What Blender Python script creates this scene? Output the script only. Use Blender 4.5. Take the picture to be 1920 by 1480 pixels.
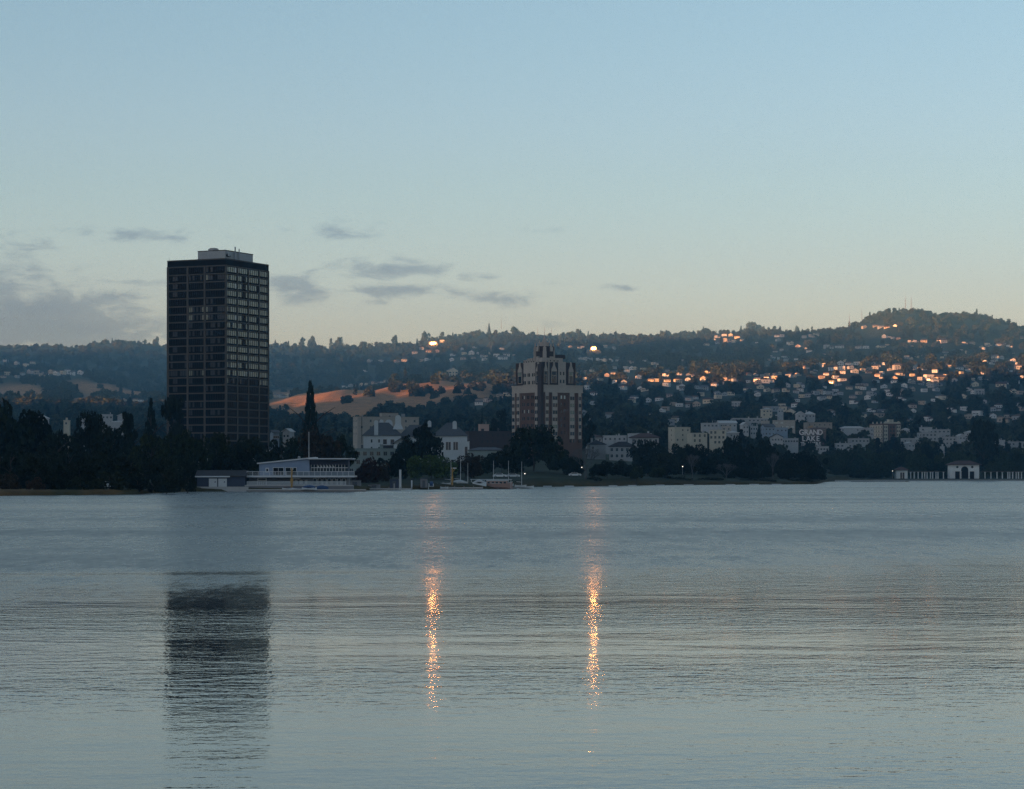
import bpy, bmesh, math, random
import numpy as np
from mathutils import Vector, Matrix
random.seed(7); RNG = np.random.default_rng(7)
sc = bpy.context.scene
COL = sc.collection
for o in list(bpy.data.objects): bpy.data.objects.remove(o)

# ------------------------------------------------------------------ camera
# level camera 4 m above the lake, 82 mm lens with rise; F in photo pixels
F, H, CX, CY = 4400.0, 4.0, 960.0, 890.0
cd = bpy.data.cameras.new('camera'); cam = bpy.data.objects.new('camera', cd); COL.objects.link(cam)
cam.location = (0, 0, H); cam.rotation_euler = (math.radians(90), 0, 0)
cd.sensor_fit = 'HORIZONTAL'; cd.sensor_width = 36.0; cd.lens = 36.0 * F / 1920.0
cd.shift_y = 150.0 / 1920.0
cd.clip_start = 0.5; cd.clip_end = 40000
sc.camera = cam

# ------------------------------------------------------------------ light
SUN_EL = math.radians(1.0)
SDX, SDY = -0.80, -0.60                    # horizontal direction towards the sun (left and behind)
world = bpy.data.worlds.new('World'); sc.world = world; world.use_nodes = True
wn, wl = world.node_tree.nodes, world.node_tree.links
wn.clear()
w_out = wn.new('ShaderNodeOutputWorld'); w_bg = wn.new('ShaderNodeBackground')
w_sky = wn.new('ShaderNodeTexSky'); w_sky.sky_type = 'NISHITA'; w_sky.sun_disc = False
w_sky.sun_elevation = SUN_EL; w_sky.sun_rotation = math.atan2(SDX, SDY)
w_sky.altitude = 10; w_sky.air_density = 0.75; w_sky.dust_density = 0.8; w_sky.ozone_density = 1.7
w_bg.inputs['Strength'].default_value = 0.15
SKY_TINT = (0.915, 0.99, 1.10)
sl = bpy.data.lights.new('sun', 'SUN'); sun = bpy.data.objects.new('sun', sl); COL.objects.link(sun)
sl.energy = 4.6; sl.angle = math.radians(0.53); sl.color = (1.0, 0.55, 0.26)
sun.rotation_euler = Vector((SDX, SDY, math.tan(SUN_EL))).to_track_quat('Z', 'Y').to_euler()
vs = sc.view_settings
sc.display_settings.display_device = 'sRGB'
vs.view_transform = 'Standard'; vs.look = 'None'; vs.gamma = 1.0; vs.use_curve_mapping = False
vs.exposure = 1.97

cy = sc.cycles
cy.use_denoising = True; cy.denoising_prefilter = 'NONE'
try: cy.denoiser = 'OPENIMAGEDENOISE'
except Exception: pass
cy.max_bounces = 6; cy.diffuse_bounces = 2; cy.glossy_bounces = 4; cy.transmission_bounces = 2
cy.transparent_max_bounces = 8; cy.volume_bounces = 0
cy.sample_clamp_indirect = 6.0; cy.sample_clamp_direct = 14.0; cy.caustics_reflective = True; cy.blur_glossy = 0.0
cy.use_light_tree = True

# ------------------------------------------------------------------ node helpers
class NT:
    """small wrapper to write node maths as expressions"""
    def __init__(s, tree): s.t = tree
    def n(s, kind, **kw):
        nd = s.t.nodes.new(kind)
        for k, v in kw.items(): setattr(nd, k, v)
        return nd
    def link(s, a, b): s.t.links.new(a, b)
    def put(s, sock, v):
        if hasattr(v, 'is_output'): s.t.links.new(v, sock)
        else: sock.default_value = v
    def m(s, op, a, b=None, c=None, clamp=False):
        nd = s.n('ShaderNodeMath', operation=op, use_clamp=clamp)
        s.put(nd.inputs[0], a)
        if b is not None: s.put(nd.inputs[1], b)
        if c is not None: s.put(nd.inputs[2], c)
        return nd.outputs[0]
    def v(s, op, a, b=None):
        nd = s.n('ShaderNodeVectorMath', operation=op)
        s.put(nd.inputs[0], a)
        if b is not None: s.put(nd.inputs[1], b)
        return nd.outputs[0]
    def xyz(s, x, y, z):
        nd = s.n('ShaderNodeCombineXYZ')
        for i, q in enumerate((x, y, z)): s.put(nd.inputs[i], q)
        return nd.outputs[0]
    def sep(s, v):
        nd = s.n('ShaderNodeSeparateXYZ'); s.put(nd.inputs[0], v); return nd.outputs
    def noise(s, vec, scale, detail=2.0, rough=0.5, dist=0.0):
        nd = s.n('ShaderNodeTexNoise'); s.put(nd.inputs['Vector'], vec)
        nd.inputs['Scale'].default_value = scale; nd.inputs['Detail'].default_value = detail
        nd.inputs['Roughness'].default_value = rough; nd.inputs['Distortion'].default_value = dist
        return nd.outputs['Fac'], nd.outputs['Color']
    def ramp(s, fac, lo, hi):
        nd = s.n('ShaderNodeMapRange', interpolation_type='SMOOTHSTEP'); s.put(nd.inputs[0], fac)
        s.put(nd.inputs[1], lo); s.put(nd.inputs[2], hi); return nd.outputs[0]
    def mix(s, fac, a, b, mode='MIX'):
        nd = s.n('ShaderNodeMix', data_type='RGBA', blend_type=mode)
        s.put(nd.inputs[0], fac); s.put(nd.inputs[6], a); s.put(nd.inputs[7], b)
        return nd.outputs[2]

# ------------------------------------------------------------------ sky and its low clouds
W_ = NT(world.node_tree)
tc = W_.n('ShaderNodeTexCoord')
gx, gy, gz = W_.sep(tc.outputs['Generated'])
az = W_.m('ARCTAN2', gx, gy)                        # 0 = straight ahead
el = W_.m('ARCSINE', gz)
AZ = W_.m('MULTIPLY', az, F); EL = W_.m('MULTIPLY', el, F)
cvec = W_.xyz(W_.m('MULTIPLY', AZ, 0.014), W_.m('MULTIPLY', EL, 0.040), 0.0)
nf, _ = W_.noise(cvec, 1.0, 8.0, 0.60, 0.5)
CLOUDS = [(250,448,125,11,.55),(45,466,70,16,.5),(630,434,75,14,.6),(560,540,62,22,.9),(735,508,85,17,.9),
          (745,545,95,13,.9),(690,567,45,6,.5),(900,522,42,8,.6),(945,562,48,11,.85),(220,562,40,14,.9),
          (125,552,45,15,.8),(25,515,80,14,.6),(260,536,70,6,.5),(285,605,60,7,.5),(1182,542,38,7,.7),
          (1045,532,22,5,.5),(1020,432,55,10,.25),(60,590,170,34,1.3),(40,625,230,34,1.6),(-120,570,190,60,1.2),(1000,610,60,8,.3),(620,575,60,5,.35),(860,550,30,5,.4),
          (-420,540,240,40,1.0),(-800,575,260,50,1.1),(-1300,520,300,45,.9),(-2100,560,420,60,1.0),(2350,560,160,16,.8),(2700,520,200,14,.7),(3300,560,260,22,.8)]
acc = None
for (cx, cyy, rx, ry, st) in CLOUDS:
    du = W_.m('MULTIPLY', W_.m('SUBTRACT', AZ, cx - CX), 1.0 / rx)
    dv = W_.m('MULTIPLY', W_.m('SUBTRACT', EL, CY - cyy), 1.0 / ry)
    r2 = W_.m('ADD', W_.m('MULTIPLY', du, du), W_.m('MULTIPLY', dv, dv))
    g = W_.m('MULTIPLY', W_.m('POWER', 2.718, W_.m('MULTIPLY', r2, -0.65)), st)
    acc = g if acc is None else W_.m('MAXIMUM', acc, g)
cl = W_.m('MULTIPLY', W_.ramp(W_.m('ADD', W_.m('MULTIPLY', acc, 0.85), W_.m('MULTIPLY', W_.m('SUBTRACT', nf, 0.5), 2.6)), 0.06, 0.86), W_.ramp(acc, 0.03, 0.25))
hsn = W_.n('ShaderNodeHueSaturation'); hsn.inputs['Saturation'].default_value = 0.68; W_.link(w_sky.outputs[0], hsn.inputs['Color'])
grade = W_.mix(W_.ramp(EL, 250.0, 560.0), (0.99, 0.955, 1.07, 1), (0.985, 1.02, 1.03, 1))
grade = W_.mix(W_.ramp(EL, 560.0, 900.0), grade, (0.90, 1.0, 0.99, 1))
skyc = W_.mix(1.0, W_.mix(1.0, hsn.outputs[0], (*SKY_TINT, 1), 'MULTIPLY'), grade, 'MULTIPLY')
cloudc = W_.mix(1.0, skyc, (0.47, 0.50, 0.64, 1), 'MULTIPLY')
W_.link(W_.mix(W_.m('MULTIPLY', cl, W_.m('MINIMUM', 1.0, W_.m('ADD', .50, W_.m('MULTIPLY', acc, .38)))), skyc, cloudc), w_bg.inputs['Color'])
W_.link(w_bg.outputs[0], w_out.inputs['Surface'])

# ------------------------------------------------------------------ object helpers
def tag(o, label=None, cat=None, group=None, kind=None):
    if label: o['label'] = label
    if cat: o['category'] = cat
    if group: o['group'] = group
    if kind: o['kind'] = kind
    return o
def link(name, data, parent=None, loc=(0, 0, 0), rz=0.0, scale=None):
    o = bpy.data.objects.new(name, data); COL.objects.link(o)
    if parent is not None: o.parent = parent
    o.location = loc; o.rotation_euler = (0, 0, rz)
    if scale is not None: o.scale = scale
    return o
def thing(name, label, cat, loc, rz=0.0, group=None):
    return tag(link(name, None, None, loc, rz), label, cat, group)
def copy_tree(o, parent=None):
    c = o.copy(); COL.objects.link(c); c.parent = parent
    for ch in list(o.children): copy_tree(ch, c)
    return c
def W(px, py, d): return Vector(((px - CX) / F * d, d, H + (CY - py) / F * d))
def S(d): return d / F                                  # metres per photo pixel at distance d

_MAT = {}
def mat(name, col, rough=0.8, var=0.18, scale=0.6, metal=0.0, spec=0.3, bump=0.0, emit=None, estr=0.0, rnd=0.0):
    if name in _MAT: return _MAT[name]
    m = bpy.data.materials.new(name); m.use_nodes = True; _MAT[name] = m
    t = NT(m.node_tree); b = m.node_tree.nodes['Principled BSDF']
    tcn = t.n('ShaderNodeTexCoord')
    f1, _ = t.noise(tcn.outputs['Object'], scale, 4.0, 0.6)
    f2, _ = t.noise(tcn.outputs['Object'], scale * 9.0, 2.0, 0.6)
    k = t.m('ADD', t.m('MULTIPLY', t.m('SUBTRACT', f1, 0.5), var * 2.2), t.m('MULTIPLY', t.m('SUBTRACT', f2, 0.5), var))
    k = t.m('ADD', k, 1.0)
    if rnd:
        oi = t.n('ShaderNodeObjectInfo')
        k = t.m('MULTIPLY', k, t.m('ADD', 1.0 - rnd, t.m('MULTIPLY', oi.outputs['Random'], 2 * rnd)))
    c = t.v('MULTIPLY', (col[0], col[1], col[2]), t.xyz(k, k, k))
    t.link(c, b.inputs['Base Color'])
    b.inputs['Roughness'].default_value = rough; b.inputs['Metallic'].default_value = metal
    b.inputs['Specular IOR Level'].default_value = spec
    if bump:
        bn = t.n('ShaderNodeBump'); bn.inputs['Strength'].default_value = bump; bn.inputs['Distance'].default_value = 0.05
        t.link(f2, bn.inputs['Height']); t.link(bn.outputs[0], b.inputs['Normal'])
    if emit:
        b.inputs['Emission Color'].default_value = (*emit, 1); b.inputs['Emission Strength'].default_value = estr
    return m

class MB:
    """collects shapes for one mesh; material slots by name"""
    def __init__(s): s.v, s.f, s.mi, s.mats, s.xf = [], [], [], [], None
    def slot(s, m):
        if m not in s.mats: s.mats.append(m)
        return s.mats.index(m)
    def poly(s, pts, faces, m):
        b = len(s.v); i = s.slot(m)
        for p in pts:
            p = Vector(p)
            s.v.append(tuple(s.xf @ p) if s.xf is not None else tuple(p))
        for f in faces: s.f.append([b + q for q in f]); s.mi.append(i)
        return s
    def box(s, x0, x1, y0, y1, z0, z1, m):
        return s.poly([(x0,y0,z0),(x1,y0,z0),(x1,y1,z0),(x0,y1,z0),(x0,y0,z1),(x1,y0,z1),(x1,y1,z1),(x0,y1,z1)],
                      [(0,3,2,1),(4,5,6,7),(0,1,5,4),(1,2,6,5),(2,3,7,6),(3,0,4,7)], m)
    def hip(s, x0, x1, y0, y1, z0, h, m, over=0.5, ridge=None, t=0.25):
        x0 -= over; x1 += over; y0 -= over; y1 += over
        w, dd = x1 - x0, y1 - y0; k = min(w, dd) / 2 if ridge is None else ridge
        if w >= dd: r = [(x0 + k, (y0 + y1) / 2), (x1 - k, (y0 + y1) / 2)]
        else: r = [((x0 + x1) / 2, y0 + k), ((x0 + x1) / 2, y1 - k)]
        P = [(x0,y0,z0),(x1,y0,z0),(x1,y1,z0),(x0,y1,z0),(x0,y0,z0+t),(x1,y0,z0+t),(x1,y1,z0+t),(x0,y1,z0+t),(*r[0],z0+t+h),(*r[1],z0+t+h)]
        if w >= dd: fs = [(4,5,9,8),(5,6,9),(6,7,8,9),(7,4,8)]
        else: fs = [(4,5,8),(5,6,9,8),(6,7,9),(7,4,8,9)]
        return s.poly(P, [(0,3,2,1),(0,1,5,4),(1,2,6,5),(2,3,7,6),(3,0,4,7)] + fs, m)
    def gable(s, x0, x1, y0, y1, z0, h, m, over=0.4, axis='x', t=0.2):
        if axis == 'x':
            P = [(x0-over,y0-over,z0),(x1+over,y0-over,z0),(x1+over,y1+over,z0),(x0-over,y1+over,z0),(x0-over,(y0+y1)/2,z0+h),(x1+over,(y0+y1)/2,z0+h)]
        else:
            P = [(x1+over,y0-over,z0),(x1+over,y1+over,z0),(x0-over,y1+over,z0),(x0-over,y0-over,z0),((x0+x1)/2,y0-over,z0+h),((x0+x1)/2,y1+over,z0+h)]
        P = P + [(p[0],p[1],p[2]+t) for p in P]
        return s.poly(P, [(0,4,5,1),(2,5,4,3),(6,7,11,10),(8,9,10,11),(0,1,7,6),(2,3,9,8),(0,6,10,4),(3,4,10,9),(1,5,11,7),(2,8,11,5)], m)
    def prism(s, pts, y0, y1, m):
        """polygon in x,z extruded from y0 to y1"""
        n = len(pts)
        P = [(p[0], y0, p[1]) for p in pts] + [(p[0], y1, p[1]) for p in pts]
        return s.poly(P, [tuple(range(n)), tuple(range(2*n-1, n-1, -1))] + [(i, i+n, (i+1)%n+n, (i+1)%n) for i in range(n)], m)
    def cyl(s, a, b, r0, r1, m, n=8):
        a, b = Vector(a), Vector(b); d = (b - a).normalized()
        u = d.orthogonal().normalized(); w = d.cross(u)
        P = [a + (u*math.cos(2*math.pi*i/n) + w*math.sin(2*math.pi*i/n))*r0 for i in range(n)] + \
            [b + (u*math.cos(2*math.pi*i/n) + w*math.sin(2*math.pi*i/n))*r1 for i in range(n)]
        return s.poly(P, [tuple(range(n-1,-1,-1)), tuple(range(n, 2*n))] + [(i,(i+1)%n,(i+1)%n+n,i+n) for i in range(n)], m)
    def mesh(s, name='mesh', smooth=False):
        me = bpy.data.meshes.new(name); me.from_pydata(s.v, [], s.f)
        for m in s.mats: me.materials.append(m)
        me.polygons.foreach_set('material_index', s.mi)
        if smooth: me.polygons.foreach_set('use_smooth', [True]*len(s.f))
        me.update(); return me
    def build(s, name, parent=None, loc=(0,0,0), rz=0.0, smooth=False):
        return link(name, s.mesh(name, smooth), parent, loc, rz)

# ------------------------------------------------------------------ terrain
SHX = [-900, 0, 250, 370, 460, 560, 660, 770, 960, 1005, 1100, 1240, 1400, 1535, 1550, 1700, 1920, 2800]
SHD = [400, 440, 470, 549, 551, 552, 575, 625, 655, 760, 790, 880, 930, 970, 1330, 1400, 1440, 1440]
def shore(px): return np.interp(px, SHX, SHD)
SKX = [-900, 0,100,150,170,200,235,265,310,505,540,600,657,700,740,790,850,900,940,985,1000,1040,1080,1120,1190,1250,1320,1390,1430,1480,1500,1570,1600,1630,1660,1700,1760,1820,1870,1900,1920,2100,2800]
SKY = [640,652,648,650,642,635,637,646,649,648,645,650,655,650,645,640,631,627,621,622,630,633,628,634,628,630,626,622,621,624,623,618,612,600,588,582,586,592,601,613,619,640,640]
TD = [380, 600, 800, 950, 1300, 1550, 1830, 2400, 2900, 3660, 4400, 5300, 6400, 7900, 9200]
TP = [-900, 0, 150, 310, 510, 640, 760, 900, 1000, 1100, 1300, 1500, 1600, 1700, 1920, 2800]
NEAR = {0:(1,1.2,5,9,14,19), 1000:(1,1.2,3.5,8,14,20), 1100:(1,1.2,2,6,15,20), 1300:(1,1,1.2,2,13,18), 1500:(1,1,1,1,6,14), 1600:(1,1,1,1,1.1,2.5), 1700:(1,1,1,1,1.1,1.6), 1920:(1,1,1,1,1.1,1.6)}
FAR = {0:(838,800,780,765,735,700,690), 150:(838,800,775,760,740,712,700), 310:(838,800,780,762,755,735,700),
       510:(832,800,774,748,756,735,690), 640:(832,795,764,731,750,730,690), 760:(828,790,760,720,740,715,680),
       900:(822,785,750,711,718,690,660), 1000:(820,784,755,722,702,680,655), 1100:(818,780,750,715,695,675,650),
       1300:(822,782,745,712,692,670,645), 1500:(832,786,746,708,690,680,630), 1600:(845,790,748,708,684,672,612),
       1700:(850,792,748,708,680,662,586), 1920:(852,796,750,710,686,668,622)}
def _col(tab, px):
    ks = sorted(tab); A = np.array([tab[k] for k in ks], float)
    return np.array([np.interp(px, ks, A[:, i]) for i in range(A.shape[1])])
GP = np.arange(-900, 2801, 20.0); GL = np.linspace(math.log(380), math.log(9200), 150)
_Z = np.zeros((len(GP), len(TD)))
for i, p in enumerate(GP):
    nz = _col(NEAR, p); fz = _col(FAR, p)
    z = list(nz) + [H + (CY - fz[j]) / F * TD[6 + j] for j in range(7)]
    zr = H + (CY - np.interp(p, SKX, SKY)) / F
    if p >= 1500: z[12] = H + (CY - np.interp(p, SKX, SKY)) / F * 6400; z.append(z[12] * 1.05)
    else: z.append(H + (CY - np.interp(p, SKX, SKY)) / F * 7900)
    z.append(z[-1] * 0.7)
    _Z[i] = z
GZ = np.zeros((len(GP), len(GL)))
for i in range(len(GP)): GZ[i] = np.interp(np.exp(GL), TD, _Z[i])
for _ in range(2):
    GZ[:, 1:-1] = (GZ[:, :-2] + 2 * GZ[:, 1:-1] + GZ[:, 2:]) / 4
    GZ[1:-1, :] = (GZ[:-2, :] + 2 * GZ[1:-1, :] + GZ[2:, :]) / 4
def tz_pd(px, d):
    px = min(max(px, GP[0]), GP[-1] - 1e-3); l = min(max(math.log(d), GL[0]), GL[-1] - 1e-6)
    u = (px - GP[0]) / 20.0; v = (l - GL[0]) / (GL[1] - GL[0]); i, j = int(u), int(v); u -= i; v -= j
    z = (GZ[i,j]*(1-u)+GZ[i+1,j]*u)*(1-v) + (GZ[i,j+1]*(1-u)+GZ[i+1,j+1]*u)*v
    if d > 1500: z += min(1, (d-1500)/1500) * (math.sin(px*.031+d*.004)*2.0 + math.sin(px*.07-d*.009+1.3)*1.4) * d/3000
    return z
def tz(x, y): return tz_pd(x / y * F + CX, y)
def on_hill(px, py, dmin=1300, dmax=8800):
    """first ground point seen at photo direction (px, py)"""
    d = dmin
    while d < dmax:
        if H + (CY - py) / F * d <= tz_pd(px, d): return W(px, py, d), d
        d *= 1.006
    return None, None
def dry(px, d):
    """bare dry grass on the slopes, 0..1"""
    def blob(cx, cd, rx, rd): return max(0.0, 1.25 - math.hypot((px - cx) / rx, (d - cd) / rd))
    w = math.sin(px * .05) * .12 + math.sin(px * .017 + d * .006) * .15
    k = max(blob(640, 3230, 290, 720), blob(800, 3420, 170, 430), blob(880, 3480, 90, 300), blob(560, 3250, 130, 650), blob(190, 3600, 120, 420) * .6, blob(60, 4500, 140, 500) * .55, blob(200, 4700, 110, 600) * .62, blob(560, 5000, 90, 420) * .55, blob(560,4600,200,200)*.3)
    return min(1.0, max(0.0, (k + w - .25) * 3.0))
pxs = np.arange(-900, 2801, 18.0); NR = 190
vv, ff, dr = [], [], []
for p in pxs:
    ds = float(shore(p)) 
    for r in range(NR):
        if r == 0: d, z = ds - 1.0, -1.5
        elif r == 1: d, z = ds + 0.0, 0.55
        elif r == 2: d, z = ds + 1.5, 0.95
        else:
            t = (r - 3) / (NR - 4); d = (ds + 6) * (9200 / (ds + 6)) ** t; z = tz_pd(p, d)
            z = max(z, 1.0)
        vv.append(((p - CX) / F * d, d, z)); dr.append(dry(p, d) if d > 1500 else (.3 if (p < 95 or 150 < p < 232) and d < 492 else .12 if d < shore(p) + 5 else 0.0))
n = len(pxs)
for i in range(n - 1):
    for r in range(NR - 1):
        a = i * NR + r; ff.append((a, a + NR, a + NR + 1, a + 1))
me = bpy.data.meshes.new('ground'); me.from_pydata(vv, [], ff)
me.polygons.foreach_set('use_smooth', [True] * len(ff))
at = me.attributes.new('dry', 'FLOAT', 'POINT'); at.data.foreach_set('value', dr)
mg = bpy.data.materials.new('terrain'); mg.use_nodes = True
t = NT(mg.node_tree); b = mg.node_tree.nodes['Principled BSDF']; b.inputs['Roughness'].default_value = 0.95; b.inputs['Specular IOR Level'].default_value = 0.1
an = t.n('ShaderNodeAttribute', attribute_name='dry'); tcn = t.n('ShaderNodeTexCoord')
f1, _ = t.noise(tcn.outputs['Object'], 0.012, 6, 0.65); f2, _ = t.noise(tcn.outputs['Object'], 0.11, 5, 0.7)
grass = t.mix(t.ramp(f2, .3, .75), (0.20, 0.10, 0.042, 1), (0.42, 0.22, 0.095, 1))
scrub = t.mix(t.ramp(f1, .35, .7), (0.012, 0.019, 0.010, 1), (0.030, 0.038, 0.020, 1))
t.link(t.mix(t.m('ADD', an.outputs['Fac'], t.m('MULTIPLY', t.m('SUBTRACT', f2, .5), t.m('MULTIPLY', an.outputs['Fac'], .5)), clamp=True), scrub, grass), b.inputs['Base Color'])
me.materials.append(mg); tag(link('ground', me), kind='structure')

# unseen ridge added to block the low sun: keeps lake and town in shade
QX, QY = -SDY, SDX                                     # lateral unit vector, perpendicular to the sun direction
def caster_h(q):
    h = np.interp(q, [-7000, -5600, -5200, -4800, -4400, -4000, -3600, -3330, -3230, -3150, -3080, -2980, -2800, -2650, -2400, -1700, -800, 400, 1500, 3000],
                     [ 480,   480,   480,   520,   515,   475,   430,   430,   350,   255,   232,   135,   120,   190,   250,   420, 470, 450, 330, 220])
    if q < -3500:                                     # notches cut into the crest let single beams through to chosen houses
        for c, w, dp in ((-3790, 75, 70), (-4190, 80, 75), (-4850, 85, 75), (-5330, 50, 60), (-5480, 60, 75)):
            h -= dp * math.exp(-((q - c) / w) ** 2)
    return h + 5 * math.sin(q * .021) + 4 * math.sin(q * .053 + 1) + 3 * math.sin(q * .13)
vv, ff = [], []
qs = np.arange(-7000, 3001, 25.0); prof = [(-700, 0), (-380, .45), (-150, .85), (0, 1.0), (160, .8), (420, .4), (900, 0)]
for q in qs:
    for (dt, k) in prof:
        tt = 2600 + dt; vv.append((SDX * tt + QX * q, SDY * tt + QY * q, -2 + caster_h(q) * k))
m_ = len(prof)
for i in range(len(qs) - 1):
    for r in range(m_ - 1): a = i * m_ + r; ff.append((a, a + 1, a + m_ + 1, a + m_))
me = bpy.data.meshes.new('shadow_ridge'); me.from_pydata(vv, [], ff); me.materials.append(mg)
tag(link('shadow_ridge', me), kind='structure')

# ------------------------------------------------------------------ lake
wm = bpy.data.materials.new('lake_water'); wm.use_nodes = True
t = NT(wm.node_tree); b = wm.node_tree.nodes['Principled BSDF']
geo = t.n('ShaderNodeNewGeometry'); X, Y, Z = t.sep(geo.outputs['Position'])
# wind lanes: rough water far out, a calm slick towards the near shore with a slanting ragged edge
e1, _ = t.noise(t.xyz(t.m('MULTIPLY', X, .035), t.m('MULTIPLY', Y, .11), 3.0), 1.0, 3.0, .6)
e2, _ = t.noise(t.xyz(t.m('MULTIPLY', X, .006), t.m('MULTIPLY', Y, .035), 9.0), 1.0, 3.0, .55)
edge = t.m('ADD', t.m('ADD', 82.0, t.m('MULTIPLY', t.m('ADD', X, 11.0), .85)), t.m('MULTIPLY', t.m('SUBTRACT', e1, .5), 16.0))
e3, _ = t.noise(t.xyz(t.m('MULTIPLY', X, .5), t.m('MULTIPLY', Y, .13), 5.0), 1.0, 3.0, .6)
e4, _ = t.noise(t.xyz(t.m('MULTIPLY', X, 2.6), t.m('MULTIPLY', Y, .55), 6.0), 1.0, 2.0, .6)
gust = t.m('ADD', t.m('SUBTRACT', e3, .5), t.m('MULTIPLY', t.m('SUBTRACT', e4, .5), .8))
calm = t.ramp(t.m('ADD', t.m('SUBTRACT', Y, edge), t.m('MULTIPLY', gust, 34.0)), 30.0, -16.0)                     # 1 = calm
slick = t.m('SUBTRACT', 1.0, t.m('MINIMUM', 1.0, t.m('ABSOLUTE', t.m('MULTIPLY', t.m('SUBTRACT', Y, t.m('ADD', 97.5, t.m('MULTIPLY', X, .2))), .2))))
slick2 = t.m('MULTIPLY', t.m('SUBTRACT', 1.0, t.m('MINIMUM', 1.0, t.m('ABSOLUTE', t.m('MULTIPLY', t.m('SUBTRACT', Y, 290.0), .02)))), .45)
calm = t.m('MAXIMUM', calm, t.m('MAXIMUM', t.m('MULTIPLY', t.ramp(t.m('ADD', slick, gust), .2, 1.0), t.m('MULTIPLY', t.ramp(X, 16.0, -6.0), .95)), slick2))
lanes = t.ramp(e2, .35, .68)
windy = t.m('MULTIPLY', t.m('SUBTRACT', 1.0, calm), t.m('ADD', t.m('ADD', .70, t.m('MULTIPLY', lanes, .45)), t.m('MULTIPLY', gust, 1.5)))
CALM_R, WIND_R = 0.062, 0.31
calm_r = t.m('ADD', CALM_R, t.m('MULTIPLY', t.ramp(Y, 62.0, 112.0), .09))
t.link(t.m('ADD', calm_r, t.m('MULTIPLY', windy, t.m('SUBTRACT', WIND_R, calm_r))), b.inputs['Roughness'])
wg = bpy.data.node_groups.new('wave_height', 'ShaderNodeTree')
wg.interface.new_socket('P', in_out='INPUT', socket_type='NodeSocketVector')
wg.interface.new_socket('H', in_out='OUTPUT', socket_type='NodeSocketFloat')
g = NT(wg); gi = g.n('NodeGroupInput'); go = g.n('NodeGroupOutput')
px_, py_, pz_ = g.sep(gi.outputs[0])
wa, _ = g.noise(g.xyz(g.m('MULTIPLY', g.m('ADD', px_, g.m('MULTIPLY', py_, .25)), .16), g.m('MULTIPLY', py_, .36), 0.0), 1.0, 2.0, .5)      # long swell
wb, _ = g.noise(g.xyz(g.m('MULTIPLY', g.m('SUBTRACT', px_, g.m('MULTIPLY', py_, .2)), 1.0), g.m('MULTIPLY', py_, 1.7), 4.0), 1.0, 2.0, .55)
wc, _ = g.noise(g.xyz(g.m('MULTIPLY', px_, 3.0), g.m('MULTIPLY', py_, 5.0), 7.0), 1.0, 2.0, .6)
wd, _ = g.noise(g.xyz(g.m('MULTIPLY', px_, 7.5), g.m('MULTIPLY', py_, 4.5), 11.0), 1.0, 2.0, .6)
we, _ = g.noise(g.xyz(g.m('MULTIPLY', px_, 8.0), g.m('MULTIPLY', py_, 2.0), 15.0), 1.0, 2.0, .6)
amp, _ = g.noise(g.xyz(g.m('MULTIPLY', px_, .03), g.m('MULTIPLY', py_, .05), 2.0), 1.0, 2.0, .5)
am = g.m('ADD', .35, g.m('MULTIPLY', g.ramp(amp, .35, .68), 1.0))
hsum = g.m('ADD', g.m('MULTIPLY', wa, .024), g.m('ADD', g.m('MULTIPLY', g.m('MULTIPLY', wb, am), .017), g.m('MULTIPLY', g.m('ADD', g.m('MULTIPLY', wc, .0055), g.m('ADD', g.m('MULTIPLY', wd, .0040), g.m('MULTIPLY', we, .0075))), am)))
g.link(hsum, go.inputs[0])
def wh(vec):
    nd = t.n('ShaderNodeGroup'); nd.node_tree = wg; t.put(nd.inputs[0], vec); return nd.outputs[0]
DL = 0.025
h0 = wh(geo.outputs['Position']); hx = wh(t.v('ADD', geo.outputs['Position'], (DL, 0, 0))); hy = wh(t.v('ADD', geo.outputs['Position'], (0, DL, 0)))
sx = t.m('MULTIPLY', t.m('SUBTRACT', h0, hx), 1.0 / DL); sy = t.m('MULTIPLY', t.m('SUBTRACT', h0, hy), 1.0 / DL)
nearf = t.ramp(Y, 24.0, 62.0)                                          # gentler in the lee of the near shore
k = t.m('MULTIPLY', t.m('ADD', .72, t.m('MULTIPLY', nearf, .28)), t.m('ADD', .6, t.m('MULTIPLY', calm, .4)))
t.link(t.v('NORMALIZE', t.xyz(t.m('MULTIPLY', t.m('MULTIPLY', sx, .55), k), t.m('MULTIPLY', sy, k), 1.0)), b.inputs['Normal'])
b.inputs['Base Color'].default_value = (0.006, 0.018, 0.023, 1); b.inputs['IOR'].default_value = 1.33
lk = MB(); lk.poly([(-2500, -300, 0), (2500, -300, 0), (2500, 1700, 0), (-2500, 1700, 0)], [(0, 1, 2, 3)], wm)
tag(lk.build('lake_water'), kind='structure')
lk = MB(); lb = mat('lake_bed', (0.03, 0.035, 0.025)); lk.poly([(-9000, -9000, -3), (9000, -9000, -3), (9000, 12000, -3), (-9000, 12000, -3)], [(0, 1, 2, 3)], lb)
tag(lk.build('ground_base'), kind='structure')

# ------------------------------------------------------------------ air
hz = bpy.data.materials.new('haze'); hz.use_nodes = True; hz.node_tree.nodes.clear()
ho = hz.node_tree.nodes.new('ShaderNodeOutputMaterial'); hv = hz.node_tree.nodes.new('ShaderNodeVolumePrincipled')
hv.inputs['Color'].default_value = (0.24, 0.64, 1.0, 1); hv.inputs['Density'].default_value = 0.000066; hv.inputs['Anisotropy'].default_value = 0.0; hv.inputs['Absorption Color'].default_value = (0.55, 0.5, 1, 1)
hz.node_tree.links.new(hv.outputs[0], ho.inputs['Volume'])
hb = MB(); hb.box(-8500, 5500, -6500, 9350, -5, 548, hz)
tag(hb.build('haze'), kind='stuff')

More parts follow.
